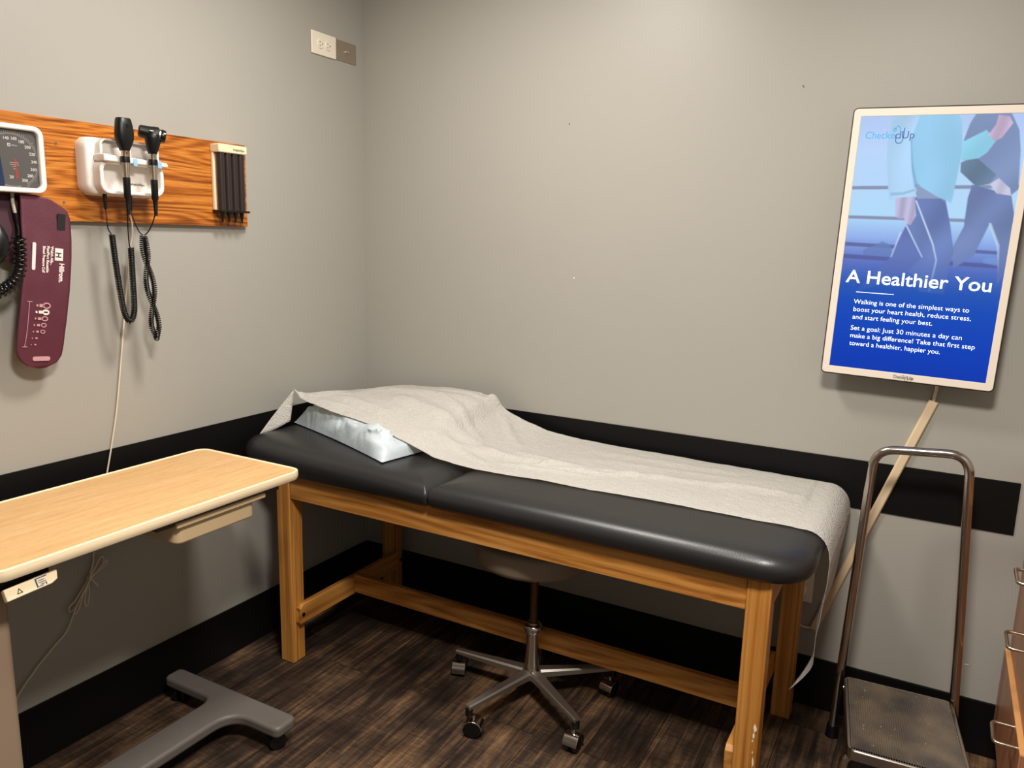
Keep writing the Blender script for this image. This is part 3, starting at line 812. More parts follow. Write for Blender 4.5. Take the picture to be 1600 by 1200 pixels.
POLY = {
'jacket':[(0.199,-.01),(0.591,-.01),(0.622,0.031),(0.647,0.129),(0.64,0.229),(0.632,0.325),(0.536,0.301),(0.392,0.252),(0.35,0.18),(0.324,0.104)],
'sleeve':[(0.2,-.006),(0.366,-.003),(0.33,0.094),(0.375,0.252),(0.411,0.277),(0.404,0.303),(0.322,0.309),(0.273,0.321),(0.246,0.316),(0.218,0.232),(0.202,0.181),(0.188,0.103)],
'hand':[(0.288,0.31),(0.404,0.303),(0.43,0.375),(0.405,0.412),(0.375,0.41),(0.357,0.387),(0.332,0.39),(0.3,0.381)],
'hem':[(0.396,0.252),(0.534,0.291),(0.599,0.326),(0.571,0.308),(0.423,0.311),(0.399,0.282)],
'pants1':[(0.407,0.305),(0.588,0.305),(0.644,0.407),(0.689,0.509),(0.674,0.561),(0.668,0.672),(0.517,0.668),(0.478,0.611),(0.422,0.592),(0.509,0.53),(0.38,0.413)],
'pants1b':[(0.379,0.408),(0.306,0.537),(0.233,0.6),(0.1,0.688),(0.229,0.66),(0.422,0.592),(0.517,0.53),(0.462,0.437)],
'torso2':[(0.646,0.095),(0.669,0.031),(0.702,-.01),(0.885,-.01),(0.95,0.058),(0.976,0.13),(0.999,0.27),(0.966,0.29),(0.833,0.247),(0.766,0.258),(0.69,0.209)],
'arm1':[(0.639,0.1),(0.768,0.057),(0.832,0.096),(0.79,0.139),(0.748,0.159),(0.649,0.169)],
'hand1':[(0.781,0.076),(0.817,0.038),(0.823,0.004),(0.885,0.01),(0.91,0.034),(0.86,0.086),(0.825,0.098)],
'forearm2':[(0.65,0.174),(0.731,0.154),(0.863,0.218),(0.834,0.252),(0.758,0.261),(0.655,0.209)],
'hand2':[(0.834,0.252),(0.882,0.23),(0.952,0.266),(0.967,0.293),(0.881,0.286)],
'pants2':[(0.735,0.255),(0.966,0.29),(0.999,0.359),(1.002,0.513),(1.002,0.574),(0.969,0.627),(0.938,0.475),(0.871,0.396),(0.808,0.52),(0.7,0.571),(0.68,0.488),(0.725,0.41),(0.722,0.304)],
'rail1':[(-.1,0.269),(1.1,0.252),(1.1,0.265),(-.1,0.282)],'rail2':[(-.1,0.383),(1.1,0.381),(1.1,0.394),(-.1,0.395)],
'rail3':[(-.1,0.488),(1.1,0.498),(1.1,0.51),(-.1,0.504)],'rail4':[(-.1,0.536),(1.1,0.547),(1.1,0.562),(-.1,0.553)],
'bush':[(0.125,0.516),(0.208,0.492),(0.241,0.48),(0.295,0.492),(0.323,0.537),(0.13,0.538)],
'bush2':[(0.866,0.528),(0.911,0.522),(0.974,0.524),(0.982,0.555),(0.87,0.543)],
'edge1':[(0.330,0.0),(0.345,0.0),(0.340,0.104),(0.366,0.18),(0.408,0.252),(0.430,0.262),(0.390,0.262),(0.350,0.18),(0.322,0.104)],'cuff1':[(0.25,0.290),(0.33,0.287),(0.405,0.272),(0.405,0.281),(0.33,0.298),(0.25,0.302)],
'pipe1':[(0.410,0.318),(0.420,0.317),(0.562,0.481),(0.598,0.543),(0.583,0.665),(0.571,0.666),(0.587,0.543),(0.552,0.484)],
'pipe2':[(0.371,0.413),(0.381,0.412),(0.508,0.533),(0.5,0.536)],
'pipe3':[(0.305,0.54),(0.315,0.54),(0.354,0.44),(0.346,0.439)],
'edge2':[(0.865,0.394),(0.880,0.394),(0.948,0.475),(0.966,0.576),(0.932,0.48)],
}
def screen_picture():
    nx, ny = 210, 370
    s, t = np.meshgrid(np.linspace(0, 1, nx), np.linspace(0, 1, ny)); s = s.ravel(); t = t.ravel()
    bgk = [(0, (176, 200, 244)), (.12, (186, 214, 252)), (.38, (178, 220, 252)), (.46, (150, 182, 240)), (.56, (96, 118, 196)), (.66, (36, 86, 182)), (.74, (12, 74, 186)), (.9, (0, 62, 184)), (1, (0, 56, 176))]
    T = [k[0] for k in bgk]
    bg = np.stack([np.interp(t, T, [k[1][c] for k in bgk]) for c in range(3)], 1)
    img = bg.copy()
    def cover(poly):
        x, y = s, t*1.7585; acc = np.zeros_like(s)
        P = [(a, b*1.7585) for a, b in poly]; inside = np.zeros(len(s), bool); dmin = np.full(len(s), 9.)
        for (x0, y0), (x1, y1) in zip(P, P[1:]+P[:1]):
            c = ((y0 > y) != (y1 > y)); xi = (x1-x0)*(y-y0)/((y1-y0) if y1 != y0 else 1e-9)+x0; inside ^= (c & (x < xi))
            dx, dy = x1-x0, y1-y0; q = np.clip(((x-x0)*dx+(y-y0)*dy)/(dx*dx+dy*dy+1e-12), 0, 1)
            dmin = np.minimum(dmin, np.hypot(x-x0-q*dx, y-y0-q*dy))
        sd = np.where(inside, dmin, -dmin)
        return np.clip(sd/.006+.5, 0, 1), sd
    fade = np.clip((t-.40)/.32, 0, 1)**1.2
    def put(n, col, a=1, shade=None):
        c, sd = cover(POLY[n]); col = np.array(col, float)[None, :]*np.ones((len(s), 1))
        if shade is not None: col = col*(1+shade[:, None])
        col = col*(1-fade[:, None]*.93)+bg*(fade[:, None]*.93)
        k = (c*a)[:, None]; img[:] = img*(1-k)+col*k
    def wv(fs, ft, ph, amp): return amp*np.sin(fs*s+ft*t+ph+2*np.sin(9*t+4*s))
    for n in ('rail1', 'rail2'): put(n, (138, 146, 178))
    put('rail3', (88, 94, 150)); put('rail4', (78, 82, 140))
    put('bush', (96, 122, 178), .8); put('bush2', (120, 160, 220), .8)
    put('torso2', (126, 146, 188), 1, wv(8, 10, 0, .05)); put('pants2', (112, 130, 178), 1, wv(12, 6, 1, .05))
    put('edge2', (220, 235, 250), .6)
    put('forearm2', (104, 128, 156), 1, wv(20, 20, 0, .06)); put('hand2', (196, 196, 222), 1, wv(60, 5, 0, .05))
    put('pants1b', (94, 112, 176)); put('pants1', (104, 124, 180), 1, wv(15, 4, 2, .05))
    put('hem', (142, 160, 196)); put('jacket', (156, 212, 248), 1, wv(7, 9, 0, .05)+wv(25, 8, 2, .02)); put('edge1', (112, 158, 196), .5); put('sleeve', (172, 208, 240), 1, wv(10, 14, 1, .05)+wv(30, 20, 0, .02)); put('cuff1', (132, 178, 208), .6)
    put('hand', (184, 180, 214), 1, wv(90, 4, 0, .07)); put('arm1', (146, 212, 240), 1, wv(20, 30, 0, .05)); put('hand1', (200, 178, 208), 1, wv(50, 30, 0, .08))
    for n in ('pipe1', 'pipe2', 'pipe3'): put(n, (212, 230, 252), .85)
    rgb = np.clip(img, 0, 255)/255; lin_ = np.where(rgb <= .04045, rgb/12.92, ((rgb+.055)/1.055)**2.4)
    me = bpy.data.meshes.new('screen_panel')
    vs = [tuple(scr(a, b, .0005)) for a, b in zip(s, t)]
    i, j = np.meshgrid(np.arange(nx-1), np.arange(ny-1)); k = (j*nx+i).ravel()
    fc = np.stack([k, k+nx, k+nx+1, k+1], 1)
    me.from_pydata(vs, [], fc.tolist())
    ca = me.color_attributes.new('picture', 'FLOAT_COLOR', 'POINT')
    ca.data.foreach_set('color', np.concatenate([lin_, np.ones((len(s), 1))], 1).ravel().astype(np.float32))
    return me
SC = bpy.data.materials.new('lit_screen_picture'); SC.use_nodes = True; N, Lk = nodes(SC); b = N['Principled BSDF']
b.inputs['Base Color'].default_value = (.004, .004, .004, 1); b.inputs['Roughness'].default_value = .35; b.inputs['Specular IOR Level'].default_value = .15
at = N.new('ShaderNodeVertexColor'); at.layer_name = 'picture'; Lk.new(at.outputs['Color'], b.inputs['Emission Color']); b.inputs['Emission Strength'].default_value = .97
panel = link('screen_panel', screen_picture(), SC, tv, smooth=False)
LIT = mat('lit_white_text', (232, 244, 255), .5, emit=.95)
TEAL = mat('lit_teal_text', (30, 128, 176), .5, emit=.9); NAVY = mat('lit_navy_text', (28, 62, 128), .5, emit=.9)
def scr_text(s, s0, s1, t, size_t, m, bold=0, name='screen_text'):
    size = size_t*SH; w = text_width(s, size, bold); want = (s1-s0)*SW
    M = axes(scr(s0, t, .0012), vx, vz, (0, -1, 0))
    return text(name, s, size, M, m, panel, bold=bold, sx=want/w)
# cap height of the built-in font is about .73 of its size
scr_text('A Healthier You', .039, .943, .650, .0725, LIT, bold=.0004, name='headline')
for s, s0, s1, t in (('Walking is one of the simplest ways to', .109, .834, .7345), ('boost your heart health, reduce stress,', .111, .85, .7655), ('and start feeling your best.', .113, .626, .797),
                     ('Set a goal: Just 30 minutes a day can', .110, .816, .8425), ('make a big difference! Take that first step', .113, .900, .874), ('toward a healthier, happier you.', .116, .700, .906)):
    scr_text(s, s0, s1, t, .0262, LIT, bold=-.00012)
bm = bmesh.new(); prism(bm, [(0, 0), (.246*SW, 0), (.246*SW, .0014), (0, .0014)], axes(scr(.116, .688, .001), vx, vz, (0, -1, 0)), 0, .0003); obj('divider_line', bm, LIT, panel, smooth=False)
scr_text('Checke', .041, .224, .085, .040, TEAL, name='logo_text')
scr_text('d', .226, .262, .085, .040, NAVY, name='logo_text')
scr_text('Up', .268, .346, .085, .040, NAVY, name='logo_text')
def scurve(pts, r, m, name, par, d=.0015):
    bm = bmesh.new(); tube(bm, spline([scr(a, b_, d) for a, b_ in pts], 6), r, 6); return obj(name, bm, m, par)
scurve([(.262, .080), (.258, .050), (.244, .038), (.228, .045), (.222, .055)], .0009, TEAL, 'logo_tube', panel)
scurve([(.236, .078), (.240, .098), (.258, .103), (.275, .098), (.282, .080), (.284, .045)], .0010, NAVY, 'logo_tube', panel)
scurve([(.222, .045), (.232, .049), (.228, .057), (.217, .056), (.214, .048), (.222, .045)], .0008, TEAL, 'logo_disc', panel)
GL = mat('bezel_print', (84, 98, 112), .5)
def bez(s, s0, s1, t, size_t, m):
    size = size_t*SH; w = text_width(s, size)
    return text('bezel_logo', s, size, axes(scr(s0, t, .0032), vx, vz, (0, -1, 0)), m, tv, sx=(s1-s0)*SW/w)
bez('Checked', .431, .513, 1.0205, .0185, GL); bez('Up', .518, .56, 1.0205, .0185, BLACK)
scurve([(.503, 1.012), (.498, 1.005), (.492, 1.009)], .0004, GL, 'bezel_logo_tube', tv, .0032)
scurve([(.505, 1.018), (.512, 1.028), (.524, 1.026), (.530, 1.010)], .0004, GL, 'bezel_logo_tube', tv, .0032)

# cable duct and cables to the screen
cdt = thing('cable_duct', (1.88, 0, .26), 'cream plastic cable duct running slanted down the back wall below the screen', 'cable duct')
pA, pB = Vector((2.0005, 0, 1.007)), Vector((1.754, 0, .258)); dv = (pB-pA); ln = dv.length; dv.normalize(); pr_ = Vector((dv.z, 0, -dv.x))
bm = bmesh.new(); prism(bm, [(-.0125, 0), (.0125, 0), (.0125, .008), (.009, .012), (-.009, .012), (-.0125, .008)], axes(pA, pr_, (0, -1, 0), dv), 0, ln)
obj('duct_cover', bm, CREAM2 if False else mat('duct_plastic', (212, 190, 156), .45), cdt, bevel=.001)
bm = bmesh.new(); tube(bm, spline([(2.003, -.030, 1.072), (2.003, -.012, 1.045), (2.0, -.006, 1.015), (1.999, -.005, 1.000)], 6), .0042, 10); obj('screen_cable', bm, WIRE, cdt)
bm = bmesh.new(); tube(bm, spline([(1.757, -.006, .265), (1.745, -.009, .262), (1.722, -.014, .263), (1.706, -.016, .285), (1.700, -.018, .33), (1.702, -.028, .372), (1.708, -.03, .39)], 6), .0028, 10); obj('lower_cable', bm, WIRE, cdt)

# wall outlet behind the table
ol = thing('wall_outlet', (1.707, 0, .38), 'cream wall outlet low on the back wall half hidden behind the table leg', 'outlet')
obj('cover_plate', B((1.672, -.006, .340), (1.742, 0, .455)), OUTLET, ol, bevel=.002)
bm = bmesh.new()
for z in (.378, .418): lathe(bm, [(.0, .0085), (.015, .0085), (.0165, .0065), (.0165, .005)], (1.707, 0, z), (0, -1, 0), 20)
obj('receptacle', bm, WHITE, ol)
obj('plug', B((1.698, -.036, .366), (1.720, -.0088, .390)), CREAM, ol, bevel=.003)

# ------------------------------------------------------------------ high outlet and steel plate on the left wall
ho = thing('wall_outlet', (0, -.213, 2.062), 'cream duplex outlet with wide cover plate high on the left wall near the corner', 'outlet')
bm = bmesh.new(); box(bm, (0, -.276, 2.025), (.006, -.152, 2.100)); obj('cover_plate', bm, OUTLET, ho, bevel=.004, seg=3)
for y in (-.234, -.196):
    bm = bmesh.new(); lathe(bm, [(.0165, .005), (.0165, .0075), (.0150, .009), (0, .009)], (0, y, 2.062), (1, 0, 0), 24); r = obj('receptacle', bm, OUTLET, ho)
    bm = bmesh.new()
    for dz in (-.006, .006): box(bm, (.009, y-.0065, 2.0615+dz-.001), (.0094, y-.001, 2.0615+dz+.001))
    lathe(bm, [(.0024, .009), (.0024, .0094)], (0, y+.008, 2.062), (1, 0, 0), 10)
    obj('slot', bm, BLACK, r, smooth=False)
sp_ = thing('steel_wall_plate', (0, -.09, 2.062), 'brushed steel cover plate with coaxial socket beside the high outlet', 'wall plate')
obj('plate', B((0, -.151, 2.027), (.002, -.040, 2.097)), STEEL, sp_, bevel=.0006)
bm = bmesh.new(); lathe(bm, [(.008, .002), (.008, .004), (.0048, .004), (.0048, .012), (.002, .012)], (0, -.096, 2.062), (1, 0, 0), 12); obj('coaxial_socket', bm, NICKEL, sp_)
for y in (-.142, -.050):
    bm = bmesh.new(); lathe(bm, [(.003, .002), (.0024, .0032), (0, .0034)], (0, y, 2.062), (1, 0, 0), 12); obj('screw', bm, NICKEL, sp_)

# ------------------------------------------------------------------ oak mounting board
wbd = thing('mounting_board', (0, -1.1, 1.43), 'long orange oak board mounted across the left wall', 'mounting board')
obj('board', B((0, -1.72, 1.431), (.018, -.598, 1.682)), OAKB, wbd, bevel=.001)
for y, z in ((-1.205, 1.620), (-.905, 1.566), (-1.195, 1.478), (-1.015, 1.674), (-.603, 1.655)):
    bm = bmesh.new(); lathe(bm, [(.0038, .018), (.0032, .0195), (0, .0200)], (0, y, z), (1, 0, 0), 12); obj('screw', bm, NICKEL, wbd)

# ------------------------------------------------------------------ wall transformer for the scopes
LM = axes((0, 0, 0), (0, 1, 0), (0, 0, 1), (1, 0, 0))    # local x = world y, local y = world z, local z = out of the wall
wu = thing('instrument_charging_unit', (.018, -1.05, 1.51), 'white wall charging unit with blue tipped cradles on the oak board', 'medical wall unit')
def shell_rings(bm, specs, M):
    rings = [[bm.verts.new(M @ Vector((x, y, h))) for x, y in o_] for o_, h in specs]
    for A, Q in zip(rings, rings[1:]):
        for k in range(len(A)): bm.faces.new((A[k], A[(k+1) % len(A)], Q[(k+1) % len(A)], Q[k]))
    bm.faces.new(rings[0][::-1]); bm.faces.new(rings[-1]); return bm
UC = (-1.052, 1.572); HM = LM @ Matrix.Translation((UC[0], UC[1], 0))
bm = bmesh.new()
shell_rings(bm, [(rrect(.208, .146, .028, 8), .018), (rrect(.208, .146, .028, 8), .030), (rrect(.204, .143, .028, 8), .050), (rrect(.196, .136, .026, 8), .056), (rrect(.188, .130, .025, 8), .058),
                 ], HM)
hs = obj('housing', bm, WHITE, wu, angle=50)
# recessed lower face and upper scoops, as raised rims around hollows
bm = bmesh.new(); ringframe(bm, rrect(.186, .086, .026, 8), rrect(.166, .068, .020, 8), HM @ Matrix.Translation((.006, -.026, 0)), .045, .090)
obj('lower_rim', bm, WHITE, hs, bevel=.004, seg=3)
bm = bmesh.new(); ringframe(bm, rrect(.172, .060, .020, 8), rrect(.160, .050, .015, 8), HM @ Matrix.Translation((.010, .040, 0)), .045, .078)
obj('upper_rim', bm, WHITE, hs, bevel=.003, seg=3)
bm = bmesh.new()
prism(bm, [(-.084, .014), (-.060, .012), (.098, .006), (.103, .002), (.103, -.006), (-.084, -.004)], HM @ Matrix.Translation((.001, .016, 0)), .060, .103)
cr = obj('cradle_bar', bm, WHITE, wu, bevel=.004, seg=3)
BLUE = mat('pale_blue_insert', (142, 182, 206), .35)
for yy in (-1.078, -1.048, -.998, -.975):
    bm = bmesh.new(); box(bm, (.090, yy-.006, 1.5775), (.1045, yy+.006, 1.5965)); obj('blue_insert', bm, BLUE, cr, bevel=.001)
# curved scoop walls above the bar
for y0 in (-1.085, -1.005):
    bm = bmesh.new(); rows = []
    for k in range(13):
        a = pi*k/12; rows.append([bm.verts.new((.0595+.016*(1-sin(a)), y0+.036*cos(a), z)) for z in (1.592, 1.636-.006*abs(cos(a))**4)])
    for A, Q in zip(rows, rows[1:]): bm.faces.new((A[0], A[1], Q[1], Q[0]))
    obj('scoop', bm, WHITE, hs, sol=.002)
text('maker_mark', 'WelchAllyn', .009, axes((.0590, -1.035, 1.530), (0, 1, 0), (0, 0, 1), (1, 0, 0)), BLACK, hs)
for y in (-1.113, -1.040):
    bm = bmesh.new(); lathe(bm, [(.0052, 0), (.0052, .010), (.0040, .038), (.0028, .044)], (.062, y, 1.508), (0, 0, -1), 12); obj('cord_grommet', bm, BLACK, wu)

def scope(name, y, label, cat, head):
    """a handle standing in the cradle"""
    t = thing(name, (.105, y, 1.50), label, cat, 'diagnostic scopes in the wall unit')
    c = Vector((.116, y, 0))
    bm = bmesh.new(); lathe(bm, [(.0085, 1.545), (.0085, 1.553), (.0098, 1.580), (.0098, 1.584)], c, n=20); obj('metal_band', bm, NICKEL, t)
    bm = bmesh.new(); lathe(bm, [(.0112, 1.583), (.0115, 1.586), (.0115, 1.596), (.0112, 1.598)], c, n=20); obj('collar', bm, BLACK, t)
    bm = bmesh.new(); lathe(bm, [(.0088, 1.597), (.0088, 1.614), (.0098, 1.616)], c, n=20); obj('neck', bm, NICKEL, t)
    bm = bmesh.new(); lathe(bm, [(.0042, 1.452), (.0055, 1.478), (.0062, 1.492), (.0086, 1.496), (.0092, 1.546), (0, 1.546)], c, n=20); obj('grip', bm, BLACK, t)
    return t, c
t1, c1 = scope('ophthalmoscope', -1.086, 'black ophthalmoscope with flat upright head in the left cradle', 'ophthalmoscope', 0)
bm = bmesh.new()
Z = [(1.612, .011, .010, 0), (1.616, .0125, .011, 0), (1.626, .0175, .014, 0), (1.641, .0225, .0165, .001), (1.657, .0230, .0165, .002), (1.675, .0210, .0155, .002), (1.689, .0185, .014, .001), (1.6925, .0165, .012, .001), (1.693, .010, .007, .001)]
rows = []
for z, hy, hx, off in Z:
    rows.append([bm.verts.new((c1.x+off+hx*math.copysign(abs(cos(a))**.7, cos(a)), c1.y+hy*math.copysign(abs(sin(a))**.7, sin(a)), z)) for a in [2*pi*k/24 for k in range(24)]])
for A, Q in zip(rows, rows[1:]):
    for k in range(24): bm.faces.new((A[k], A[(k+1) % 24], Q[(k+1) % 24], Q[k]))
bm.faces.new(rows[0][::-1]); bm.faces.new(rows[-1])
h1 = obj('head', bm, BLACK, t1, angle=50)
obj('viewing_window', B((c1.x+.0160, c1.y-.004, 1.667), (c1.x+.0182, c1.y+.002, 1.677)), BLACKG, h1)
obj('label_strip', B((c1.x+.0135, c1.y-.007, 1.6815), (c1.x+.0155, c1.y+.003, 1.6835)), mat('pale_print', (200, 196, 190), .5), h1, smooth=False)
bm = bmesh.new(); lathe(bm, [(.004, 0), (.004, .003)], (c1.x+.0085, c1.y+.001, 1.607), (1, 0, 0), 12); obj('copper_contact', bm, mat('copper', (205, 130, 90), .3, 1), t1)
t2, c2 = scope('otoscope', -1.005, 'black otoscope with angled cone head in the right cradle', 'otoscope', 0)
bm = bmesh.new()   # head: throat flaring up to a horizontal barrel
tube(bm, [(c2.x, c2.y, 1.612), (c2.x, c2.y, 1.622), (c2.x+.001, c2.y+.001, 1.636), (c2.x+.002, c2.y+.002, 1.650), (c2.x+.002, c2.y+.002, 1.662), (c2.x+.002, c2.y+.002, 1.670)], [.0105, .0145, .0175, .0205, .0205, .014], 20)
h2 = obj('head', bm, BLACK, t2, angle=60)
ad = Vector((.50, .84, -.18)).normalized(); cc = Vector((c2.x+.001, c2.y+.002, 1.664))
bm = bmesh.new(); lathe(bm, [(.012, -.034), (.0155, -.031), (.0170, -.012), (.0200, .004), (.0205, .012), (.0170, .015)], cc, ad, 24); br = obj('barrel', bm, BLACK, t2)
bm = bmesh.new(); lathe(bm, [(.0172, .014), (.0172, .019), (.0150, .021)], cc, ad, 24); obj('metal_ring', bm, NICKEL, br)
bm = bmesh.new(); lathe(bm, [(.0162, .019), (.0178, .023), (.0160, .031), (.0100, .033), (.0094, .029), (0, .029)], cc, ad, 24); obj('eyepiece', bm, BLACKG, br)
obj('label_strip', B((c2.x+.0150, c2.y-.018, 1.6680), (c2.x+.0195, c2.y-.008, 1.6705)), mat('pale_print', (200, 196, 190), .5), h2, smooth=False)

# coiled cords (each belongs to its scope)
def coil(path, R, r, turns, name, parent):
    bm = bmesh.new(); tube(bm, helix(path, R, turns, 12), r, 6); return obj(name, bm, BLACK, parent, angle=80)
def straight(pts, r, name, parent, m=None):
    bm = bmesh.new(); tube(bm, spline(pts, 8), r, 8); return obj(name, bm, m or BLACK, parent, angle=80)
cc1 = straight([(.062, -1.113, 1.468), (.066, -1.1145, 1.44), (.068, -1.114, 1.415), (.068, -1.106, 1.402)], .0016, 'cord', t1)
P1 = spline([(.068, -1.104, 1.400), (.070, -1.1005, 1.33), (.072, -1.094, 1.25), (.074, -1.087, 1.195), (.076, -1.076, 1.172), (.078, -1.066, 1.180), (.080, -1.061, 1.21), (.082, -1.062, 1.28), (.084, -1.063, 1.366)], 10)
coil(P1, .0062, .0021, 100, 'coiled_cord', t1)
straight([(.084, -1.064, 1.366), (.088, -1.070, 1.375), (.098, -1.078, 1.405), (.110, -1.086, 1.435), (.112, -1.086, 1.455)], .0016, 'cord', t1)
straight([(.062, -1.040, 1.468), (.068, -1.038, 1.44), (.074, -1.029, 1.41), (.078, -1.020, 1.400)], .0016, 'cord', t2)
straight([(.112, -1.005, 1.455), (.102, -1.008, 1.43), (.092, -1.014, 1.41), (.084, -1.020, 1.400)], .0016, 'cord', t2)
# doubled cord twisted on itself
ctl = [(1.398, -1.021), (1.36, -1.018), (1.30, -1.012), (1.25, -1.007), (1.20, -1.003), (1.15, -1.000), (1.115, -.998)]
zs = [1.398-.275*i/60 for i in range(61)]
def yc(z): return float(np.interp(z, [c[0] for c in ctl][::-1], [c[1] for c in ctl][::-1]))
def strand(ph):
    out = []
    for i, z in enumerate(zs):
        k = i/60; a = 2*pi*1.25*k+ph; rad = .0095*(.35+.65*min(1, k*4))*min(1, (1-k)*8+.35)
        out.append(Vector((.080+rad*sin(a), yc(z)+rad*cos(a), z)))
    return out
sA, sB = strand(0), strand(pi)
bot = (sA[-1]+sB[-1])/2+Vector((0, 0, -.008))
coil(spline(sA[::3]+[bot]+sB[::-3], 3), .0055, .0020, 104, 'coiled_cord', t2)

# ------------------------------------------------------------------ specula dispenser
sd = thing('specula_dispenser', (.02, -.675, 1.47), 'cream dispenser with four black specula tubes at the right end of the oak board', 'specula dispenser')
DY0, DY1 = -.734, -.628
bm = bmesh.new(); box(bm, (.018, DY0, 1.478), (.030, DY1, 1.672)); box(bm, (.018, DY0-.001, 1.648), (.058, DY1+.001, 1.673))
obj('back_housing', bm, CREAM, sd, bevel=.003)
for k in range(4):
    y = DY0+.0155+k*.0252
    bm = bmesh.new(); lathe(bm, [(.0122, 1.478), (.0122, 1.648)], (.043, y, 0), n=20); tb = obj('specula_tube', bm, mat('dark_tube', (44, 34, 34), .25), sd)
    bm = bmesh.new(); lathe(bm, [(.0065, 1.474), (.0062, 1.468), (.0022, 1.444), (.0018, 1.443)], (.043, y, 0), n=14); obj('speculum_tip', bm, BLACK, tb)
obj('bottom_plate', B((.018, DY0-.001, 1.473), (.060, DY1+.003, 1.479)), BLACK, sd, bevel=.001)
text('maker_mark', 'WelchAllyn', .0095, axes((.0584, -.683, 1.656), (0, 1, 0), (0, 0, 1), (1, 0, 0)), mat('green_print', (70, 100, 84), .5), sd, bold=.0002)

# ------------------------------------------------------------------ blood pressure gauge
bp_ = thing('blood_pressure_gauge', (.02, -1.345, 1.494), 'white framed square blood pressure gauge with grey dial above the maroon cuff', 'blood pressure gauge')
GY, GZ, GS = -1.3435, 1.571, .163
GM = LM @ Matrix.Translation((GY, GZ, 0))
bm = bmesh.new(); shell_rings(bm, [(rrect(GS-.02, GS-.026, .016, 8), .018), (rrect(GS-.008, GS-.016, .018, 8), .045), (rrect(GS-.004, GS-.014, .020, 8), .052)], GM); obj('housing', bm, mat('gauge_back', (70, 66, 66), .5), bp_)
bm = bmesh.new(); ringframe(bm, rrect(GS, GS-.008, .022, 8), rrect(GS-.026, GS-.032, .012, 8), GM, .048, .066); obj('frame', bm, WHITE, bp_, bevel=.004, seg=3)
bm = bmesh.new(); prism(bm, rrect(GS-.025, GS-.031, .012, 8), GM, .053, .056); dial = obj('dial_face', bm, mat('grey_dial', (78, 76, 74), .45), bp_, smooth=False)
PR = mat('pale_print', (200, 196, 190), .5); RING = mat('dial_ring', (112, 108, 102), .4)
def GP(x, y, h): return GM @ Matrix.Translation((x, y, h))
R0 = .062; DC = (.0085, -.004)     # dial centre
def dang(v): return radians(np.interp(v, [0, 20, 140, 160, 300], [285, 263, 102, 82, -60]))   # counter-clockwise from +y
bm = bmesh.new(); n = 80; a0, a1 = dang(0), dang(300); prev = None
for k in range(n+1):
    a = a0+(a1-a0)*k/n
    q = [bm.verts.new(GM @ Vector((DC[0]+r*cos(a), DC[1]+r*sin(a), .0562))) for r in (R0-.0035, R0)]
    if prev: bm.faces.new((prev[0], prev[1], q[1], q[0]))
    prev = q
obj('scale_ring', bm, RING, dial, smooth=False)
bm = bmesh.new()
for v in range(0, 301, 4):
    a = dang(v); l = .0040 if v % 20 == 0 else .0022; M = GP(*DC, .0564) @ Matrix.Rotation(a, 4, 'Z'); w = .00025
    prism(bm, [(R0+.001, -w), (R0+.001+l, -w), (R0+.001+l, w), (R0+.001, w)], M, 0, .0002)
obj('scale_ticks', bm, PR, dial, smooth=False)
for v in range(20, 301, 20):
    a = dang(v); r = R0-(.0115 if v > 20 else .024); x, y = DC[0]+r*cos(a), DC[1]+r*sin(a)
    text('scale_numeral', str(v), .0096, GP(x, y-.0040, .0563), PR, dial, align='CENTER', bold=.0001)
bm = bmesh.new(); prism(bm, [(-.0035, -.0035), (.0035, -.0035), (.0035, .0035), (-.0035, .0035)], GP(.004, .030, .0563), 0, .0002); lg = obj('logo_square', bm, PR, dial, smooth=False)
text('logo_text', 'H', .0065, GP(.0018, .0277, .0566), mat('dark_print', (40, 40, 40), .5), dial, bold=.0002)
text('logo_text', 'Hillrom', .0042, GP(.0095, .0285, .0563), PR, dial)
REDP = mat('red_print', (196, 44, 34), .5)
text('red_lettering', 'Welch Allyn', .0088, GP(.0200, -.045, .0563) @ Matrix.Rotation(radians(94), 4, 'Z'), REDP, dial, bold=.0002)
for i, s in enumerate(('ANEROID', 'CE')):
    pass
bm = bmesh.new()
for y, w in ((-.010, .010), (-.0145, .010), (-.019, .005), (-.024, .003)):
    prism(bm, [(.0125-w, y), (.0125+w, y), (.0125+w, y+.0007), (.0125-w, y+.0007)], GP(0, 0, .0563), 0, .0002)
obj('fine_print', bm, PR, dial, smooth=False)
# dark blue raised patch on the left of the dial
bm = bmesh.new(); prism(bm, [(-.060, -.062), (-.014, -.062), (-.020, .010), (-.060, .014)], GP(0, 0, .0563), 0, .004); obj('blue_patch', bm, mat('dark_blue_patch', (34, 48, 78), .3), dial, bevel=.0005, label='dark blue raised patch')
# hose stub under the gauge and coiled tubing with bulb
straight([(.035, -1.330, 1.500), (.036, -1.331, 1.47), (.040, -1.329, 1.44)], .0042, 'hose_fitting', bp_, mat('grey_hose_fitting', (176, 164, 148), .4))
bm = bmesh.new(); lathe(bm, [(.005, 0), (.0055, .012), (.0045, .03)], (.040, -1.329, 1.447), (0, .1, -1), 12); obj('hose_clip', bm, BLACK, bp_)
straight([(.040, -1.328, 1.425), (.055, -1.334, 1.405), (.07, -1.345, 1.392)], .003, 'hose', bp_)
Pc = spline([(.072, -1.345, 1.392), (.074, -1.345, 1.36), (.076, -1.349, 1.325), (.078, -1.362, 1.295), (.080, -1.385, 1.275), (.082, -1.42, 1.262), (.08, -1.46, 1.27), (.07, -1.49, 1.30), (.06, -1.50, 1.36), (.05, -1.50, 1.44)], 10)
bm = bmesh.new(); tube(bm, helix(Pc, .0125, 34, 14), .0032, 8); obj('coiled_hose', bm, BLACKG, bp_, angle=80)
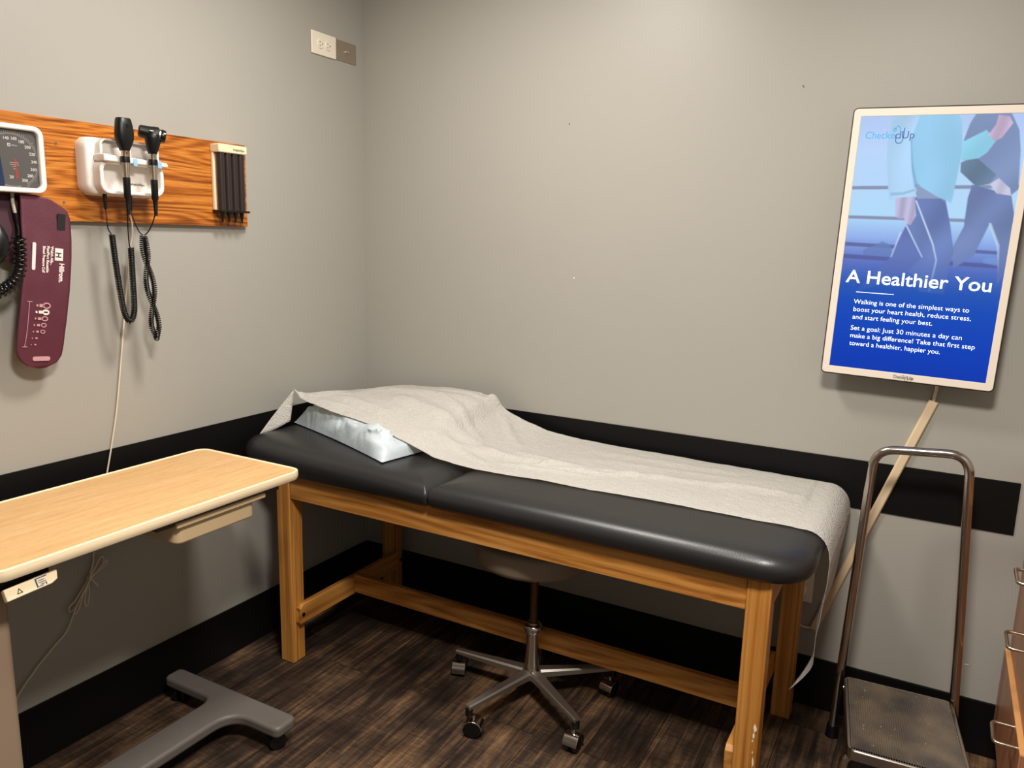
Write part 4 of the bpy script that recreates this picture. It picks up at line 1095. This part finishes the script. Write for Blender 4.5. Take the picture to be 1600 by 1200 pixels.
# inflation bulb
bm = bmesh.new(); lathe(bm, [(.006, -.045), (.012, -.04), (.022, -.02), (.0245, 0), (.022, .02), (.012, .038), (.007, .044)], (.085, -1.402, 1.375), (0, .1, 1), 24); ib = prop(obj('inflation_bulb', bm, BLACK, bp_), None)

# ------------------------------------------------------------------ blood pressure cuff
MAR = mat('maroon_nylon', (84, 30, 46), .62, bump=.25, bscale=220, var=.08, vscale=14)
MARD = mat('dark_maroon_lining', (58, 22, 34), .7)
cf_ = thing('blood_pressure_cuff', (.04, -1.27, 1.06), 'maroon blood pressure cuff with white print hanging under the gauge', 'blood pressure cuff')
def cuff_outline():
    pts = [(-1.320, 1.491), (-1.275, 1.490), (-1.255, 1.485), (-1.220, 1.463), (-1.210, 1.452), (-1.206, 1.432), (-1.208, 1.409), (-1.214, 1.345), (-1.226, 1.266), (-1.239, 1.186), (-1.248, 1.125), (-1.254, 1.096), (-1.268, 1.080), (-1.290, 1.071), (-1.311, 1.070), (-1.335, 1.077), (-1.355, 1.093), (-1.364, 1.112), (-1.364, 1.130), (-1.355, 1.195), (-1.342, 1.271), (-1.333, 1.346), (-1.326, 1.429)]
    return pts
def cuff_x(y, z): return .052+.010*sin((z-1.1)*9)+.012*(y+1.29)*3*(z-1.2)+.002*noise.noise(Vector((y*25, z*18, 1)))
def cuff_mesh(outl, xf, th):
    # fill the outline by scanlines
    zs_ = sorted({p[1] for p in outl}); zmin, zmax = zs_[0], zs_[-1]; rows = []; n = 46; m = 16
    for i in range(n+1):
        z = zmin+.0008+(zmax-zmin-.0016)*i/n; xsn = []
        for (y0, z0), (y1, z1) in zip(outl, outl[1:]+outl[:1]):
            if (z0 > z) != (z1 > z): xsn.append(y0+(y1-y0)*(z-z0)/(z1-z0))
        a, b_ = min(xsn), max(xsn); rows.append([(a+(b_-a)*k/m, z) for k in range(m+1)])
    bm = bmesh.new(); V = [[bm.verts.new((xf(y, z), y, z)) for y, z in r] for r in rows]
    for A, Q in zip(V, V[1:]):
        for k in range(m): bm.faces.new((A[k], A[k+1], Q[k+1], Q[k]))
    return bm
obj('outer_layer', cuff_mesh(cuff_outline(), cuff_x, 0), MAR, cf_, sol=.005, angle=60)
inner = [(-1.385, 1.491), (-1.300, 1.491), (-1.300, 1.315), (-1.325, 1.318), (-1.360, 1.335), (-1.372, 1.36), (-1.378, 1.42)]
obj('folded_layer', cuff_mesh(inner, lambda y, z: .030+.006*sin(z*30+y*20), 0), MARD, cf_, sol=.005, angle=60)
def on_cuff(y, z, up=(0, 0, 1)): 
    return Vector((cuff_x(y, z)+.0032, y, z))
def cuff_text(name, s, y, z, size, bold=0, want=None):
    """reads downwards: text x axis points down, its up axis points to +y"""
    th = radians(-3.5) if z < 1.45 else 0
    w = text_width(s, size, bold); sx = 1 if not want else want/w
    o = text(name, s, size, axes(on_cuff(y, z), (0, -.12, -.993), (0, .993, -.12), (1, 0, 0)), mat('white_cuff_print', (226, 214, 206), .6), cf_, bold=bold, sx=sx, ext=.0012)
    return o
CP = mat('white_cuff_print', (226, 214, 206), .6)
PINKP = mat('pink_cuff_print', (190, 140, 146), .6)
def patch(name, y0, y1, z0, z1, m, r=.002, lift=.0032, hollow=0, skew=0, th=.0014):
    yc_, zc = (y0+y1)/2, (z0+z1)/2
    M = axes(on_cuff(yc_, zc)+Vector((lift-.0032, 0, 0)), (0, .993, -.10), (0, .12, .993), (1, 0, 0))
    bm = bmesh.new(); o_ = rrect(y1-y0, z1-z0, r, 5)
    if hollow: ringframe(bm, o_, rrect(y1-y0-2*hollow, z1-z0-2*hollow, max(.0003, r-hollow), 5), M, -.001, th)
    else: prism(bm, o_, M, -.001, th)
    return obj(name, bm, m, cf_, smooth=False)
patch('hook_patch', -1.2415, -1.2215, 1.408, 1.448, mat('black_hook_pile', (26, 24, 26), .9, bump=.6, bscale=900), .002, th=.002)
patch('logo_patch', -1.2565, -1.2365, 1.334, 1.364, CP, .0006)
text('logo_letter', 'H', .019, axes(on_cuff(-1.2535, 1.3555)+Vector((.0016, 0, 0)), (0, -.12, -.993), (0, .993, -.12), (1, 0, 0)), mat('dark_print', (40, 40, 40), .5), cf_, bold=.0004, ext=.0006)
cuff_text('brand_text', 'Hillrom.', -1.2475, 1.328, .0165, .0006, .047)
cuff_text('cuff_text', 'Welch Allyn', -1.2640, 1.369, .0088, .0003, .046)
cuff_text('cuff_text', 'FlexiPort Reusable', -1.2740, 1.370, .0088, .0003, .064)
cuff_text('cuff_text', 'Blood Pressure Cuff', -1.2840, 1.370, .0088, .0003, .064)
patch('size_pill', -1.3125, -1.3045, 1.313, 1.379, CP, .0035)
patch('lower_pill', -1.328, -1.285, 1.0895, 1.1005, PINKP, .005)
# range bracket
bm = bmesh.new(); pts = [on_cuff(y, z)+Vector((.0005, 0, 0)) for y, z in ((-1.328, 1.238), (-1.333, 1.205), (-1.340, 1.160), (-1.346, 1.129))]
tube(bm, spline(pts, 5), .0009, 6)
for y, z in ((-1.328, 1.238), (-1.346, 1.129)): tube(bm, [on_cuff(y-.006, z)+Vector((.0005, 0, 0)), on_cuff(y+.006, z-.001)+Vector((.0005, 0, 0))], .0010, 6)
obj('range_bracket', bm, PINKP, cf_)
# row of cuff size pictograms, smallest at the bottom
for i in range(7):
    bm = bmesh.new()
    z = 1.226-i*.0158; y = -1.297-i*.0032; sz = 1.15-.11*i; c = on_cuff(y, z)+Vector((.0002, 0, 0))
    M = axes(c, (0, .993, -.1), (0, .1, .993), (1, 0, 0))
    if i < 5:
        ringframe(bm, [(.0085*sz*cos(a)+.009, .0068*sz*sin(a)) for a in [2*pi*k/14 for k in range(14)]], [(.0060*sz*cos(a)+.009, (.0042 if i != 1 else .002)*sz*sin(a)) for a in [2*pi*k/14 for k in range(14)]], M, -.001, .0008)
    prism(bm, rrect(.0085*sz, .0068*sz, .001, 3), M @ Matrix.Translation((-.004, 0, 0)), -.001, .0008)
    prism(bm, rrect(.0038*sz, .0048*sz, .0005, 2), M @ Matrix.Translation((-.0140, 0, 0)), -.001, .0008)
    obj('pictogram', bm, CP if i == 1 else PINKP, cf_, smooth=False)
# ------------------------------------------------------------------ white power cord
pc = thing('power_cord', (.01, -1.03, .2), 'thin white cord down the left wall with tied bundle behind the overbed table', 'cord')
straight([(.045, -1.043, 1.498), (.034, -1.030, 1.47), (.024, -1.012, 1.42), (.014, -1.020, 1.34), (.011, -1.036, 1.23), (.010, -1.051, 1.13), (.009, -1.068, 1.02), (.009, -1.085, .92), (.009, -1.108, .82), (.009, -1.128, .742), (.010, -1.155, .64), (.011, -1.183, .535), (.012, -1.189, .503), (.014, -1.207, .463),
          (.012, -1.243, .402), (.012, -1.275, .341), (.012, -1.313, .312), (.012, -1.358, .278), (.012, -1.376, .26), (.012, -1.394, .245), (.014, -1.43, .20), (.016, -1.47, .10), (.018, -1.50, .004)], .0022, 'cord', pc, WIRE)
bund = [[(0, 0, 0), (.004, .020, .030), (.006, .034, .052), (.005, .044, .050), (.004, .040, .030), (.003, .014, .008), (0, 0, 0), (-.001, -.020, -.022), (.003, -.045, -.045), (.004, -.062, -.055), (.003, -.060, -.070), (.002, -.045, -.062), (0, -.018, -.03), (0, 0, 0)],
        [(0, 0, 0), (.003, .022, .016), (.006, .040, .034), (.004, .054, .040), (.003, .046, .026), (0, 0, 0), (.002, -.004, -.036), (.004, -.014, -.070), (.003, -.02, -.055), (0, 0, 0), (.001, .014, -.014), (.003, .022, -.028)],
        [(0, 0, 0), (.002, -.024, -.036), (.004, -.040, -.068), (.003, -.052, -.078), (.002, -.046, -.060), (0, 0, 0)]]
b0 = Vector((.016, -1.207, .463))
for i, q in enumerate(bund):
    straight([b0+Vector((.003*i, 0, 0))+Vector(p) for p in q], .0018, 'cord_loop', pc, WIRE)
straight([b0+Vector((.004+.006*cos(a), .004*sin(a)-.001, .006*sin(a)+.001*a)) for a in [k*.8 for k in range(17)]], .0016, 'cord_tie', pc, WIRE)
